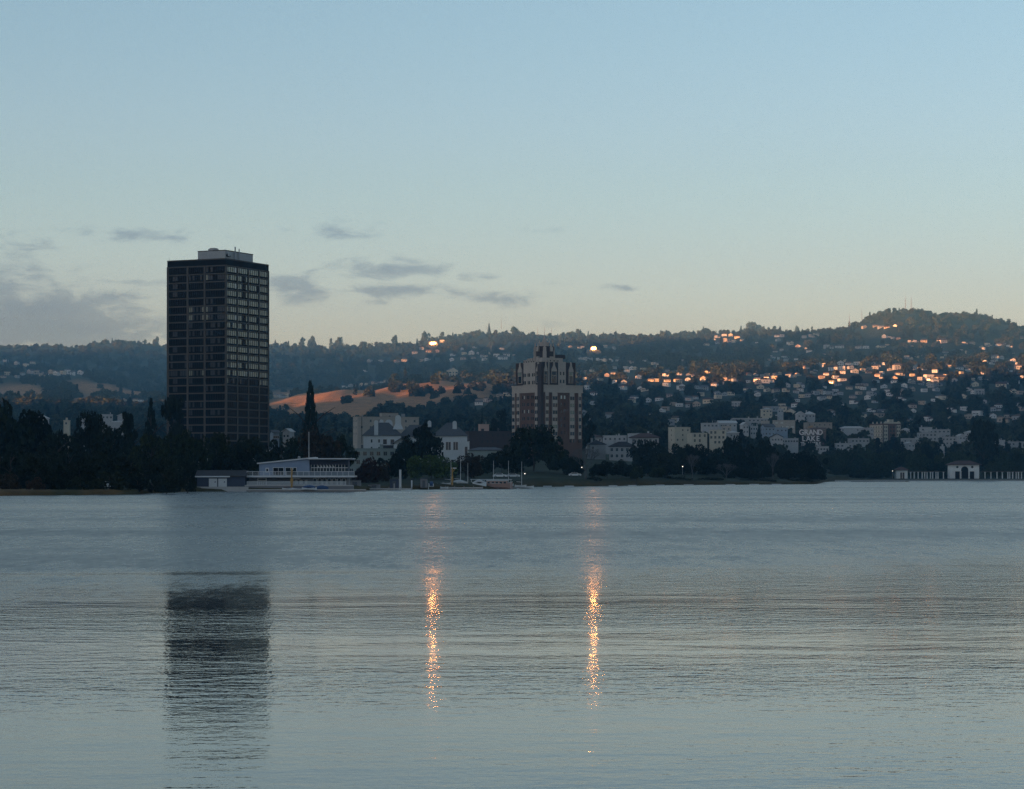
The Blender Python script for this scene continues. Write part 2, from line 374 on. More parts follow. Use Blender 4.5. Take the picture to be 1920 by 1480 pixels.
# ================================================================== vegetation
def leafmat(name, col, rnd=0.35):
    m = bpy.data.materials.new(name); m.use_nodes = True; t = NT(m.node_tree); b = m.node_tree.nodes['Principled BSDF']
    oi = t.n('ShaderNodeObjectInfo'); geo = t.n('ShaderNodeNewGeometry'); tcn = t.n('ShaderNodeTexCoord')
    f1, _ = t.noise(tcn.outputs['Object'], 3.0, 2.0)
    k = t.m('MULTIPLY', t.m('ADD', 1 - rnd, t.m('MULTIPLY', oi.outputs['Random'], 2 * rnd)), t.m('ADD', .55, t.m('MULTIPLY', geo.outputs['Random Per Island'], .9)))
    hue = t.m('FRACT', t.m('MULTIPLY', oi.outputs['Random'], 17.3))
    c = t.mix(t.m('MULTIPLY', hue, .55), (*col, 1), (col[0] * 1.5, col[1] * 1.02, col[2] * .8, 1))
    t.link(t.v('MULTIPLY', c, t.xyz(k, k, k)), b.inputs['Base Color'])
    b.inputs['Roughness'].default_value = 0.85; b.inputs['Specular IOR Level'].default_value = 0.08
    return m
L_DARK = leafmat('leaf_dark', (0.013, 0.019, 0.010)); L_GREEN = leafmat('leaf_green', (0.024, 0.036, 0.015))
L_WILLOW = leafmat('leaf_willow', (0.050, 0.078, 0.024), .1); L_BROWN = leafmat('leaf_brown', (0.036, 0.027, 0.016), .1)
L_CONIF = leafmat('leaf_conifer', (0.012, 0.018, 0.012), .2); L_HILL = leafmat('leaf_hill', (0.027, 0.036, 0.020), .45)
L_RED = leafmat('leaf_reddish', (0.030, 0.018, 0.015), .1)
BARK = mat('bark', (0.045, 0.035, 0.028), .95); TWIG = mat('twigs', (0.085, 0.083, 0.085), .95); PALEBARK = mat('pale_bark', (0.16, 0.15, 0.14), .9)

def leaf_mesh(name, C, size, mt, flat=0.0, aspect=1.0):
    n = len(C); a = RNG.normal(size=(n, 3)); a[:, 2] *= (1 - flat); a /= np.linalg.norm(a, axis=1)[:, None]
    b_ = RNG.normal(size=(n, 3)); b_ -= (b_ * a).sum(1)[:, None] * a; b_ /= np.linalg.norm(b_, axis=1)[:, None]
    s = (size * RNG.uniform(.55, 1.3, n))[:, None]
    a = a * s * aspect; b_ = b_ * s
    V = np.stack([C - a - b_, C + a - b_ * .5, C + a * .8 + b_, C - a * .6 + b_], 1).reshape(-1, 3)
    me = bpy.data.meshes.new(name); me.vertices.add(len(V)); me.vertices.foreach_set('co', V.ravel())
    me.loops.add(n * 4); me.loops.foreach_set('vertex_index', np.arange(n * 4))
    me.polygons.add(n); me.polygons.foreach_set('loop_start', np.arange(n) * 4); me.polygons.foreach_set('loop_total', np.full(n, 4))
    me.materials.append(mt); me.update(calc_edges=True); return me
def sph(n):
    v = RNG.normal(size=(n, 3)); return v / np.linalg.norm(v, axis=1)[:, None]
def pts_round(n, ncl=34, bottom=-.55, lump=.24):
    """unit broad crown: x,y in -1..1, z 0..1"""
    cc = sph(ncl * 3); cc = cc[cc[:, 2] > bottom][:ncl]; r = RNG.uniform(.45, .9, len(cc)) ; cc = cc * r[:, None]
    k = RNG.integers(0, len(cc), n); R = RNG.uniform(lump * .7, lump * 1.35, len(cc))[k]
    p = cc[k] + sph(n) * (R * RNG.uniform(.55, 1.0, n) ** .5)[:, None]
    p[:, 2] = (p[:, 2] - bottom) / (1.0 - bottom); p[:, 2] = np.clip(p[:, 2], -.02, 1.05)
    return p
def pts_conif(n, tiers=26, ragged=.28, full=.9):
    t_ = RNG.uniform(0, 1, n) ** 1.3; tt = np.floor(t_ * tiers) / tiers
    ang0 = RNG.uniform(0, 6.28, (tiers + 1, 9)); ki = (t_ * tiers).astype(int); kb = RNG.integers(0, 9, n)
    ang = ang0[ki, kb] + RNG.normal(0, .16, n)
    rmax = full * (1 - tt) ** .85 * (1 + ragged * np.sin(ang0[ki, kb] * 7 + ki * 3.1)) + .05
    rr = rmax * RNG.uniform(.05, 1, n) ** .6
    z = tt + .03 - rr * .10 + RNG.normal(0, .008, n)
    return np.stack([rr * np.cos(ang), rr * np.sin(ang), np.clip(z, 0, 1.0)], 1)
def pts_tall(n):
    cc = []; 
    for i in range(26):
        h = RNG.uniform(.12, .95); a = RNG.uniform(0, 6.28); r = RNG.uniform(.1, .75) * math.sin(min(1, h + .1) * 2.6) ** .6; cc.append((r * math.cos(a), r * math.sin(a), h))
    cc = np.array(cc); k = RNG.integers(0, len(cc), n); s = sph(n) * (RNG.uniform(.2, 1, n) ** .5)[:, None]
    return cc[k] + s * np.array([.3, .3, .085])
def pts_willow(n):
    p = pts_round(n, 40, -.5, .22); p[:, 2] = p[:, 2] * 1.0; return p
CROWN = {}
for i in range(4): CROWN['round%d' % i] = (pts_round, dict(n=3400, ncl=26 + 6 * i), .040)
for i in range(3): CROWN['conif%d' % i] = (pts_conif, dict(n=3000, tiers=20 + 4 * i, ragged=.2 + .12 * i), .034)
for i in range(2): CROWN['tall%d' % i] = (pts_tall, dict(n=2600), .040)
CROWN['willow0'] = (pts_willow, dict(n=5200), .030); CROWN['willow1'] = (pts_willow, dict(n=5200), .030)
CROWN['shrub0'] = (pts_round, dict(n=1200, ncl=18, bottom=-.15, lump=.3), .06); CROWN['shrub1'] = (pts_round, dict(n=1200, ncl=24, bottom=-.1, lump=.26), .055)
_CM = {}
def crown_mesh(kind, mt):
    if (kind, mt.name) not in _CM:
        f, kw, sz = CROWN[kind]
        _CM[(kind, mt.name)] = leaf_mesh('crown_' + kind, f(**kw), sz, mt)
    return _CM[(kind, mt.name)]
def trunk_mb(h, r, limbs=5, top=.75, m=BARK, spread=.28):
    q = MB(); rr = random.Random(int(h * 977 + r * 131)); pts = [Vector((0, 0, -.6))]
    for i in range(1, 6): pts.append(Vector((rr.uniform(-.03, .03) * h, rr.uniform(-.03, .03) * h, h * top * i / 5)))
    for i in range(5): q.cyl(pts[i], pts[i + 1], r * (1 - i * .16), r * (1 - (i + 1) * .16), m, 7)
    for i in range(limbs):
        a = rr.uniform(0, 6.28); z0 = h * top * rr.uniform(.35, .9); e = Vector((math.cos(a) * h * spread, math.sin(a) * h * spread, z0 + h * rr.uniform(.12, .25)))
        s_ = Vector((0, 0, z0)); mid = (s_ + e) / 2 + Vector((0, 0, h * .03)); q.cyl(s_, mid, r * .42, r * .28, m, 5); q.cyl(mid, e, r * .28, r * .08, m, 5)
    return q
def tree(name, label, px, top, wpx, d, kind, mt, base=.18, group=None, cat='tree', sink=0.0, rz=None):
    x = (px - CX) / F * d; z0 = tz(x, d) if d > shore(px) + 3 else .9
    z0 -= sink; zt = H + (CY - top) / F * d; h = max(1.5, zt - z0); w = wpx * S(d) / 2
    o = thing(name, label, cat, (x, d, z0), 0.0, group)
    trunk_mb(h, max(.12, h * .022)).build('trunk', o)
    c = link('crown', crown_mesh(kind, mt), o, (0, 0, h * base), random.uniform(0, 6.28) if rz is None else rz, (w, w, h * (1 - base)))
    return o
def bare_tree(name, label, px, top, wpx, d, m, seed, base_split=.3, upright=.5, depth=5):
    x = (px - CX) / F * d; z0 = tz(x, d) if d > shore(px) + 3 else .9
    h = H + (CY - top) / F * d - z0; w = wpx * S(d) / 2; rr = random.Random(seed); tq, cq = MB(), MB()
    tq.cyl((0, 0, -.5), (0, 0, h * base_split), h * .028, h * .020, m, 7)
    def grow(p, dr, ln, r, k):
        e = p + dr * ln
        (tq if k >= depth - 1 else cq).cyl(p, e, r, r * .62, m, 5 if k > 2 else 3)
        if k == 0: return
        for i in range(3 if k > 1 else 4):
            v = (dr + Vector((rr.uniform(-1, 1), rr.uniform(-1, 1), rr.uniform(-.25, .9))) * (.62 if k < depth else .9)).normalized()
            v.z = max(v.z, .12); grow(e, v.normalized(), ln * rr.uniform(.62, .82), r * .6, k - 1)
    for i in range(4):
        a = i * 1.57 + rr.uniform(-.4, .4); v = Vector((math.cos(a) * (1 - upright), math.sin(a) * (1 - upright), upright + .35)).normalized()
        grow(Vector((0, 0, h * base_split)), v, h * .26, h * .015, depth)
    # fit the grown crown to the observed outline
    allv = tq.v + cq.v; mw = max(abs(v[0]) for v in allv); mh = max(v[2] for v in allv)
    for q in (tq, cq): q.v = [(v[0] * w / mw, v[1] * w / mw, v[2] * h / mh if v[2] > 0 else v[2]) for v in q.v]
    o = thing(name, label, 'tree', (x, d, z0)); tq.build('trunk', o); cq.build('crown', o); return o

FAR_L = ['dark treetop just left of the stepped cream apartment block', 'dark treetop in front of the cream block with bump in the grove outline', 'dark treetop below the front cream wing', 'highest dark treetop of the grove right of the cream blocks', 'dark treetop below the small peaked white house', 'dark treetop left of the blue-grey apartment house', 'dark treetop below the white curved-gable pavilion', 'dark treetop below the theatre sign letters', 'dark treetop at the right end of the grove point']
PARK_L = ['green park tree right of the grove point', 'green park tree below the low white building right of the theatre sign', 'green park tree below the pale grey stucco building', 'green park tree just left of the red and white block', 'green park tree under the red and white block', 'green park tree above the left part of the colonnade', 'green park tree beside the tiny white gabled house', 'green park tree left of the very tall dark tree']
LEFT_L = ['black tree at the left edge below the huge tree', 'black tree above the brown bank second from the left edge', 'black tree in the grove straight above the red soil gap', 'black tree in the grove below the flat white building']
# ---- individually visible trees, west (left) shore
tree('oak_tree', 'huge dark tree at the left edge of the picture above the brown bank', 0, 735, 130, 640, 'round0', L_DARK)
tree('oak_tree', 'dark spreading tree right beside the huge tree at the left picture edge', 58, 768, 110, 655, 'round1', L_DARK)
tree('oak_tree', 'low dark tree in front of the small white houses at far left', 105, 800, 90, 600, 'round2', L_DARK)
tree('oak_tree', 'tall dark tree between the two white house clusters left of the black tower', 172, 770, 80, 680, 'round3', L_DARK)
tree('oak_tree', 'dark broad tree below the white building left of the black tower', 215, 796, 90, 640, 'round1', L_DARK)
tree('palm_like_tree', 'feathery dark tree just right of the white building left of the tower', 243, 774, 36, 720, 'tall0', L_DARK)
tree('pine_tree', 'narrow dark pine standing left of the broad pine before the black tower', 283, 749, 40, 800, 'conif1', L_CONIF)
tree('pine_tree', 'broad blunt dark pine hiding the lower left corner of the black tower', 327, 742, 66, 800, 'tall1', L_CONIF, .1)
tree('leafy_tree', 'mid green rounded tree under the left corner of the black tower', 285, 806, 84, 600, 'round0', L_GREEN)
tree('leafy_tree', 'mid green tree behind the boat shed, below the black tower', 345, 808, 96, 590, 'round2', L_GREEN)
tree('leafy_tree', 'olive tree directly in front of the black tower base', 405, 812, 84, 640, 'round3', L_GREEN)
tree('leafy_tree', 'dark tree behind the sloping end of the boathouse roof', 468, 818, 90, 650, 'round1', L_DARK)
tree('leafy_tree', 'dark tree rising behind the boathouse left of its flagpole', 528, 814, 84, 660, 'round2', L_DARK)
tree('redwood_tree', 'tall spire-shaped conifer rising above the boathouse right of the black tower', 582, 716, 54, 780, 'conif0', L_CONIF, .04)
tree('leafy_tree', 'brownish dark tree behind the boathouse flagpole', 597, 800, 96, 700, 'round3', L_BROWN)
tree('leafy_tree', 'dark tree at the right end of the boathouse roof', 640, 806, 60, 740, 'round0', L_DARK)
for k, (px, top, w_, d_) in enumerate([(20,830,110,520),(80,850,90,500),(130,838,100,540),(190,846,100,520),(245,850,100,530),(300,856,90,545),(358,862,60,560),(150,868,80,490),(60,872,80,485),(420,850,80,600),(500,858,80,610)]):
    tree('grove_tree', (LEFT_L[k] if k < len(LEFT_L) else 'black shaded tree low in the dense grove left of the boathouse'), px, top, w_, d_, 'round%d' % (k % 4), L_DARK, .1, group='dense dark grove on the left shore', sink=.5)
for k, (px, top, w_, d_, lb, mt_) in enumerate([(18,888,46,462,'brown dry shrub on the bank at the left picture edge',L_BROWN),(64,896,40,458,'low brown shrub on the far left bank beside the grove',L_BROWN),(98,880,60,462,'dark shrub at the water left of the red soil gap',L_DARK),
      (150,894,56,464,'dark low shrub overhanging the water midway along the left shore',L_DARK),(205,884,66,470,'wide dark shrub right of the red soil gap on the left shore',L_DARK),(258,888,60,478,'dark round shrub between the red soil gap and the boat shed',L_DARK),(312,882,60,486,'dark shrub nearest the boat shed on the left shore',L_DARK),(352,894,40,498,'small dark shrub touching the left end of the boat shed',L_DARK)]):
    tree('shrub', lb, px, top, w_, d_, 'shrub%d' % (k % 2), mt_, .02, cat='shrub', sink=.4)
# ---- centre
tree('leafy_tree', 'dark round tree standing in front of the white chimneyed villa', 793, 789, 78, 830, 'round2', L_DARK, .2)
tree('leafy_tree', 'small dark tree at the lower left of the white villa', 758, 826, 44, 800, 'round1', L_DARK, .1)
tree('willow_tree', 'green drooping willow behind the small boat dock', 808, 846, 96, 712, 'willow0', L_WILLOW, .06)
tree('willow_tree', 'brown drooping willow right of the green willow behind the sailing dock', 872, 850, 84, 722, 'willow1', L_BROWN, .06)
tree('leafy_tree', 'reddish dark bush-like tree right of the boathouse balcony', 690, 858, 56, 640, 'shrub0', L_RED, .05)
tree('leafy_tree', 'dark tree in front of the pale green apartment block by the docks', 735, 846, 66, 690, 'round0', L_DARK, .08)
tree('leafy_tree', 'brown tinged tree by the dock between boathouse and tall white post', 715, 868, 40, 660, 'shrub1', L_BROWN, .05)
tree('leafy_tree', 'wide dark tree in front of the lower left brick tower', 1000, 796, 116, 860, 'round3', L_DARK, .15)
tree('leafy_tree', 'dark tree left of the brick tower above the moored sailboats', 940, 846, 84, 800, 'round1', L_DARK, .1)
tree('leafy_tree', 'dark tree at the foot of the brick tower right of the widest tree', 1056, 838, 76, 850, 'round0', L_DARK, .12)
tree('conifer_tree', 'broad dark conifer behind the dark brick block left of the brick tower', 938, 768, 44, 1400, 'tall0', L_CONIF, .1)
tree('cypress_tree', 'thin pointed cypress left of the brick tower', 904, 772, 9, 1350, 'conif2', L_CONIF, .02)
tree('leafy_tree', 'dark tall tree touching the right edge of the brick tower', 1103, 778, 36, 1300, 'tall1', L_DARK, .1)
bare_tree('bare_tree', 'large leafless tree on the shore below the right side of the brick tower', 1098, 838, 66, 815, TWIG, 3, .28, .45)
bare_tree('bare_tree', 'leafless fan-shaped tree on the lawn below the cream apartments', 1298, 850, 34, 960, TWIG, 5, .25, .7)
bare_tree('bare_tree', 'broad low leafless tree right of the fan-shaped bare tree', 1362, 868, 44, 965, TWIG, 8, .2, .55)
bare_tree('bare_tree', 'tall pale leafless tree standing in the dark grove below the white buildings', 1449, 848, 28, 1000, TWIG, 12, .2, .8)
tree('leafy_tree', 'small dark tree on the shore right of the large bare tree', 1140, 862, 60, 830, 'round2', L_DARK, .2)
tree('leafy_tree', 'olive small tree with thin trunk on the lawn below the tiled roofs', 1194, 876, 30, 850, 'round1', L_GREEN, .3)
tree('leafy_tree', 'rounded dark bush tree on the lawn left of the fan-shaped bare tree', 1232, 872, 40, 905, 'shrub1', L_GREEN, .08)
tree('leafy_tree', 'big dark dome-shaped tree right of the tiled roof houses', 1214, 824, 76, 1050, 'round3', L_DARK, .12)
for px, top, w_, d_, lb in ((1160,858,50,872,'dark tree below the grey dark-roofed house right of the bare tree'), (1122,868,36,850,'low dark tree between the large bare tree and the shore tree'), (1214,862,46,935,'dark tree on the lawn edge under the big dome-shaped tree'), (1250,858,46,955,'dark tree left of the fan-shaped bare tree'), (1076,852,46,848,'dark low tree behind the large bare tree'), (1182,870,34,885,'small dark tree left of the olive lawn tree')):
    tree('leafy_tree', lb, px, top, w_, d_, 'round%d' % (px % 4), L_DARK, .1, sink=.4)
tree('leafy_tree', 'dark tree rising left of the cream apartment block', 1232, 800, 36, 1450, 'round0', L_DARK, .12)
for k, (px, top, w_, d_) in enumerate([(1262,826,56,1060),(1300,832,60,1080),(1336,836,60,1090),(1372,816,52,1110),(1402,826,56,1120),(1434,824,50,1150),(1466,842,50,1150),(1500,846,56,1160),(1530,848,54,1170),(1290,858,60,1010),(1340,856,66,1015),(1395,854,66,1020),(1430,866,50,1010),(1480,858,60,1040),(1520,862,56,1060),(1380,878,50,985),(1410,880,40,990),(1490,878,60,1010),(1530,880,40,1020),(1250,850,60,1000)]):
    tree('grove_tree', (FAR_L[k] if k < len(FAR_L) else 'black shaded tree low in the dense grove below the cream apartments'), px, top, w_, d_, 'round%d' % (k % 4), L_DARK, .08, group='dense dark grove on the far shore', sink=.5)
# ---- east (right) shore
for k, (px, top, w_, d_) in enumerate([(1560,846,56,1500),(1592,842,50,1520),(1625,844,54,1530),(1655,846,50,1520),(1690,838,54,1560),(1722,846,50,1540),(1762,850,50,1560),(1795,846,50,1560),(1575,866,50,1440),(1612,864,56,1440),(1650,866,50,1450),(1716,862,50,1480),(1752,862,54,1490),(1880,848,46,1560),(1908,846,50,1560),(1815,852,40,1540),(1940,850,50,1550),(1860,866,40,1510),(1900,866,44,1500)]):
    tree('park_tree', (PARK_L[k] if k < len(PARK_L) else 'dark green low tree in the park belt behind the white colonnade'), px, top, w_, d_, 'round%d' % (k % 4), L_GREEN, .08, group='park trees behind the colonnade', sink=.5)
tree('leafy_tree', 'dark dome tree in front of the white buildings right of the red and white block', 1748, 824, 50, 1640, 'round2', L_DARK, .1)
tree('leafy_tree', 'very tall dark tree right behind the tiled lakeside pavilion', 1846, 789, 70, 1560, 'tall0', L_DARK, .05)
tree('leafy_tree', 'dark tree at the foot of the red and white apartment block', 1720, 826, 36, 1800, 'round0', L_DARK, .1)
for k, (px, top, w_, d_, lb) in enumerate([(1560,888,44,1372,'dark shrub at the water where the far shore steps back'),(1602,890,40,1385,'low dark shrub on the lawn left of the small kiosk'),(1640,892,34,1395,'dark shrub close to the left side of the small kiosk'),(1115,902,30,806,'low shrub at the water under the large bare tree'),(1262,902,60,903,'dark shrub at the water below the fan-shaped bare tree'),(1330,900,70,930,'wide dark shrub at the water below the broad low bare tree'),(1420,898,80,950,'wide dark shrub at the water below the dark grove'),(1500,898,70,972,'dark shrub at the outer end of the grove point')]):
    tree('shrub', lb, px, top, w_, d_, 'shrub%d' % (k % 2), L_DARK, .02, cat='shrub', sink=.4)
# ---- ridge trees standing clear against the sky
for k, (px, top, w_, kd, d_, lb) in enumerate([(293,630,14,'round0',7700,'round-headed tree alone on the skyline left of the black tower'),(272,636,10,'tall0',7700,'thin tree on the skyline left of the round-headed one'),(516,636,8,'conif0',7800,'small pointed tree on the skyline touching the black tower'),
      (566,632,14,'tall1',7800,'loose tree on the skyline above the dim grassy knoll'),(585,630,18,'round2',7800,'rounded tree on the skyline right of the loose tree'),(621,634,9,'tall0',7800,'slim tree on the skyline left of the pair before the dip'),(636,632,18,'round1',7800,'wider tree on the skyline just left of the dip'),(681,637,14,'round3',7800,'round tree on the skyline right of the dip'),
      (740,628,14,'tall1',7800,'airy tree on the skyline left of the sun-glint window'),(798,620,18,'round0',7700,'dark tree above the left sun-glint window'),(830,622,12,'tall0',7700,'tree right above the left sun-glint window'),(849,622,6,'conif1',7700,'thin pointed tree right of the left sun-glint window'),(917,606,10,'conif0',7800,'pointed tree on the highest part of the central ridge'),(966,612,22,'tall1',7800,'broad trees topping the central ridge'),
      (1412,604,40,'round1',7700,'broad tall tree clump on the ridge above the sunlit ridge houses'),(1494,606,10,'round3',7700,'small round tree alone on the ridge between clump and hill'),(1240,618,8,'round0',7800,'tiny round tree on the ridge right of the right sun-glint window')]):
    tree('ridge_tree', lb, px, top + 1, w_ * 1.2, 7895 if px < 1500 else 6395, kd, L_HILL, -.1, sink=6)

# ---- hillside woods: a mass nobody could count, instanced
protos = []
for i in range(5): protos.append(bpy.data.objects.new('woods_tree_%d' % i, leaf_mesh('woods_leaf_%d' % i, pts_round(520, 16 + 3 * i, -.5, .34) * np.array([.62, .62, 1.0]), .085, L_HILL)))
for i in range(2): protos.append(bpy.data.objects.new('woods_pine_%d' % i, leaf_mesh('woods_needle_%d' % i, pts_conif(420, 12) * np.array([.36, .36, 1.55]), .065, L_CONIF)))
protos.append(bpy.data.objects.new('woods_tall', leaf_mesh('woods_leaf_tall', pts_tall(480) * np.array([.55, .55, 1.35]), .08, L_HILL)))
HOUSE_SPOTS = []                                       # filled before the woods are planted (see below)

# ================================================================== materials for buildings
CONC = mat('tan_concrete', (0.092, 0.080, 0.068), .9, .2, .3, spec=.1); DARKSTEEL = mat('dark_cladding', (0.010, 0.010, 0.011), .7, .2, .4, spec=.05)
G_DARK = mat('glass_dark', (0.006, 0.007, 0.009), .25, .1, .2, spec=.05); G_MID = mat('glass_mid', (0.045, 0.05, 0.055), .25, .1, .2, spec=.2)
G_PALE = mat('glass_sky_tone', (0.20, 0.22, 0.17), .25, .15, .2, spec=.6); G_PALE2 = mat('glass_pale_grey', (0.16, 0.18, 0.145), .25, .15, .2, spec=.6)  # pale pane colours stand in for sky reflected on the black tower
G_WHITE = mat('glass_blind', (0.42, 0.42, 0.38), .3, .1, .2, spec=.5); G_NEUT = mat('window_glass', (0.022, 0.026, 0.032), .1, .1, .3, spec=.6)
PENT = mat('penthouse_panel', (0.33, 0.33, 0.33), .8); BRICK = mat('brick', (0.115, 0.067, 0.051), .9, .22, .5); BRICKD = mat('brick_dark', (0.055, 0.042, 0.041), .9, .2, .5)
CREAM = mat('cream_terracotta', (0.37, 0.315, 0.27), .8, .15, .4); WHITE = mat('white_paint', (0.32, 0.33, 0.34), .8, .1, .3)
STUCCO = mat('cream_stucco', (0.38, 0.35, 0.28), .85, .12, .2); STUCCO2 = mat('beige_stucco', (0.31, 0.28, 0.24), .85, .12, .2); GREYW = mat('grey_stucco', (0.26, 0.27, 0.275), .85, .12, .2)
GREENW = mat('pale_green_wall', (0.20, 0.24, 0.23), .85, .12, .2); BLUEW = mat('blue_grey_wall', (0.21, 0.26, 0.32), .85, .12, .2); PINKW = mat('pink_stucco', (0.44, 0.31, 0.26), .85, .12, .2)
TILE = mat('roof_tile', (0.075, 0.044, 0.038), .9, .25, .8); SLATE = mat('roof_slate', (0.085, 0.088, 0.095), .85, .2, .8); DARKROOF = mat('dark_roof', (0.035, 0.032, 0.034), .85, .2, .8); PALEROOF = mat('pale_roof', (0.40, 0.40, 0.39), .85, .12, .5)
METAL = mat('grey_metal', (0.30, 0.31, 0.32), .5, .1, 1.0, metal=.3)

# ================================================================== black office-like tower by the lake
def black_tower():
    d0 = 936.0; c = W(423, 890, d0); z0 = tz(c.x, d0) - 1; HT = H + (CY - 484.6) / F * d0 - z0
    R, L = 32.8, 27.7
    T = thing('tower_block', 'tall black slab tower with tan floor edges left of the redwood', 'tower', (c.x, d0, z0), math.atan2(.9026, .4305))
    FH = 3.18; par = 2.5; ztop = HT - par; NF = int((ztop - 6) / FH)
    MB().box(.5, R - .5, .5, L - .5, -2, HT - .6, DARKSTEEL).build('core', T)
    MB().box(0, R, 0, L, ztop, HT, DARKSTEEL).box(-.06, R + .06, -.06, L + .06, HT - .35, HT + .12, CONC).build('parapet', T)
    slab = MB(); e = .16
    slab.box(-e, R + e, -e, .5, 0, .46, CONC).box(-e, R + e, L - .5, L + e, 0, .46, CONC).box(-e, .5, .5, L - .5, 0, .46, CONC).box(R - .5, R + e, .5, L - .5, 0, .46, CONC)
    sm = slab.mesh('slab_edge')
    for k in range(NF + 1): link('slab_edge', sm, T, (0, 0, ztop - k * FH - .52))
    lb = [0, L * .345, L * .63, L]                      # bay lines, left face (measured from the near corner)
    rb = [0, R * .262, R * .515, R * .765, R]
    lb = [0, L * .353, L * .645, L]
    cm = MB().box(-.42, .42, -.30, .5, -2, ztop, CONC).mesh('column')
    for u in rb: link('column', cm, T, (min(max(u, .42), R - .42), 0, 0)); link('column', cm, T, (min(max(u, .42), R - .42), L, 0), math.pi)
    for u in lb[1:-1] + [L - .42]: link('column', cm, T, (0, u, 0), -math.pi / 2); link('column', cm, T, (R, u, 0), math.pi / 2)
    def band(w, n, pick, rr):
        q = MB(); pw = w / n
        q.box(0, w, .06, .40, 0, FH - .62, DARKSTEEL)
        for i in range(n):
            q.box(i * pw + .09, (i + 1) * pw - .09, -.02, .05, .5, FH - .70, pick(rr))
        for i in range(n + 1): q.box(i * pw - .06, i * pw + .06, -.10, .06, .45, FH - .64, DARKSTEEL)
        return q.mesh('window')
    rr = random.Random(5)
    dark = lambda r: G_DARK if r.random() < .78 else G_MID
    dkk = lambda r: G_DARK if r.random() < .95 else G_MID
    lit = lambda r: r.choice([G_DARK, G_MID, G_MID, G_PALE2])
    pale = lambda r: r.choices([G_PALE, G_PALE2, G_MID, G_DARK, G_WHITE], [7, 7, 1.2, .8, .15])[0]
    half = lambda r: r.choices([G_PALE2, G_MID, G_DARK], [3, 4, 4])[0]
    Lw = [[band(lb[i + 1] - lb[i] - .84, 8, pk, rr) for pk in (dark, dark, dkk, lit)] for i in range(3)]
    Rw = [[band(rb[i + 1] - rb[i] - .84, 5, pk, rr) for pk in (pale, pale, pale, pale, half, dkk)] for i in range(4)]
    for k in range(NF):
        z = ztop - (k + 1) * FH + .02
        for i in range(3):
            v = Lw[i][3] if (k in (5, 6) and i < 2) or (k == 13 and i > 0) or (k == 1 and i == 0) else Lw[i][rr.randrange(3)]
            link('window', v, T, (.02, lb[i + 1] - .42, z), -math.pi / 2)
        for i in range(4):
            v = Rw[i][rr.randrange(4)] if k < 14 else Rw[i][4] if k == 14 else Rw[i][5]  # lower floors: mirrored trees put in as darker panes
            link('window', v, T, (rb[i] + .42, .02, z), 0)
    bl = MB().box(.5, L - .5, -.02, .3, 0, FH - .7, G_DARK).mesh('window_band'); br = MB().box(.5, R - .5, -.02, .3, 0, FH - .7, G_MID).mesh('window_band')
    for k in range(NF):
        z = ztop - (k + 1) * FH + .02
        link('window_band', bl, T, (R - .02, 0, z), math.pi / 2); link('window_band', br, T, (R, L - .02, z), math.pi)
    p = MB().box(6, 27, 4, 17, 0, 4.6, PENT).box(5.9, 27.1, 3.9, 17.1, 4.4, 4.7, CONC).build('penthouse', T, (0, 0, HT - .6))
    MB().cyl((0, 0, 0), (0, 0, 6.4), .28, .28, METAL).build('vent_pipe', p, (12.5, 3.4, 0)); MB().cyl((0, 0, 0), (0, 0, 5.8), .22, .22, METAL).build('vent_pipe', p, (15.5, 3.4, 0))
    MB().box(0, 3.4, 0, 3, 0, 1.0, PENT).box(.4, 3.0, .4, 2.6, 1.0, 1.4, METAL).build('cooling_unit', p, (9, 11, 4.7))
    MB().box(0, 2.6, -.5, 0, 0, .9, DARKSTEEL).box(.3, .9, -.9, 0, .2, 1.4, METAL).box(1.4, 1.9, -.8, 0, .1, 1.2, METAL).build('equipment', p, (6.6, 3.9, 2.0))
    MB().cyl((0, 0, 0), (0, 0, 1.3), .06, .03, METAL).build('roof_light', T, (.6, L - .6, HT + .1)); MB().cyl((0, 0, 0), (0, 0, 1.3), .06, .03, METAL).build('roof_light', T, (R - .6, .6, HT + .1))
    # low entrance podium in front
    P = thing('low_building', 'low pale-roofed annex at the foot of the black tower', 'building', (W(455, 890, 905).x, 905, z0 + 1.5), .15)
    MB().box(0, 11, 0, 7, -3, 4.3, GREYW).build('wall', P); MB().box(-.6, 11.6, -.8, 7.5, 4.3, 4.8, PALEROOF).build('roof', P)
    for i in range(4): MB().box(0, 1.6, -.05, .05, 0, 1.6, G_NEUT).build('window', P, (1 + i * 2.5, -.03, 1.6))
    P = thing('low_building', 'small grey pavilion under the left corner of the black tower', 'building', (W(362, 890, 900).x, 900, z0 + 1.0), .1)
    MB().box(0, 5, 0, 5, -3, 5.4, GREYW).build('wall', P); MB().box(-.4, 5.4, -.4, 5.4, 5.4, 5.8, PALEROOF).build('roof', P); MB().box(.6, 2.0, -.05, .05, 1, 4.4, G_NEUT).build('window', P)
black_tower()

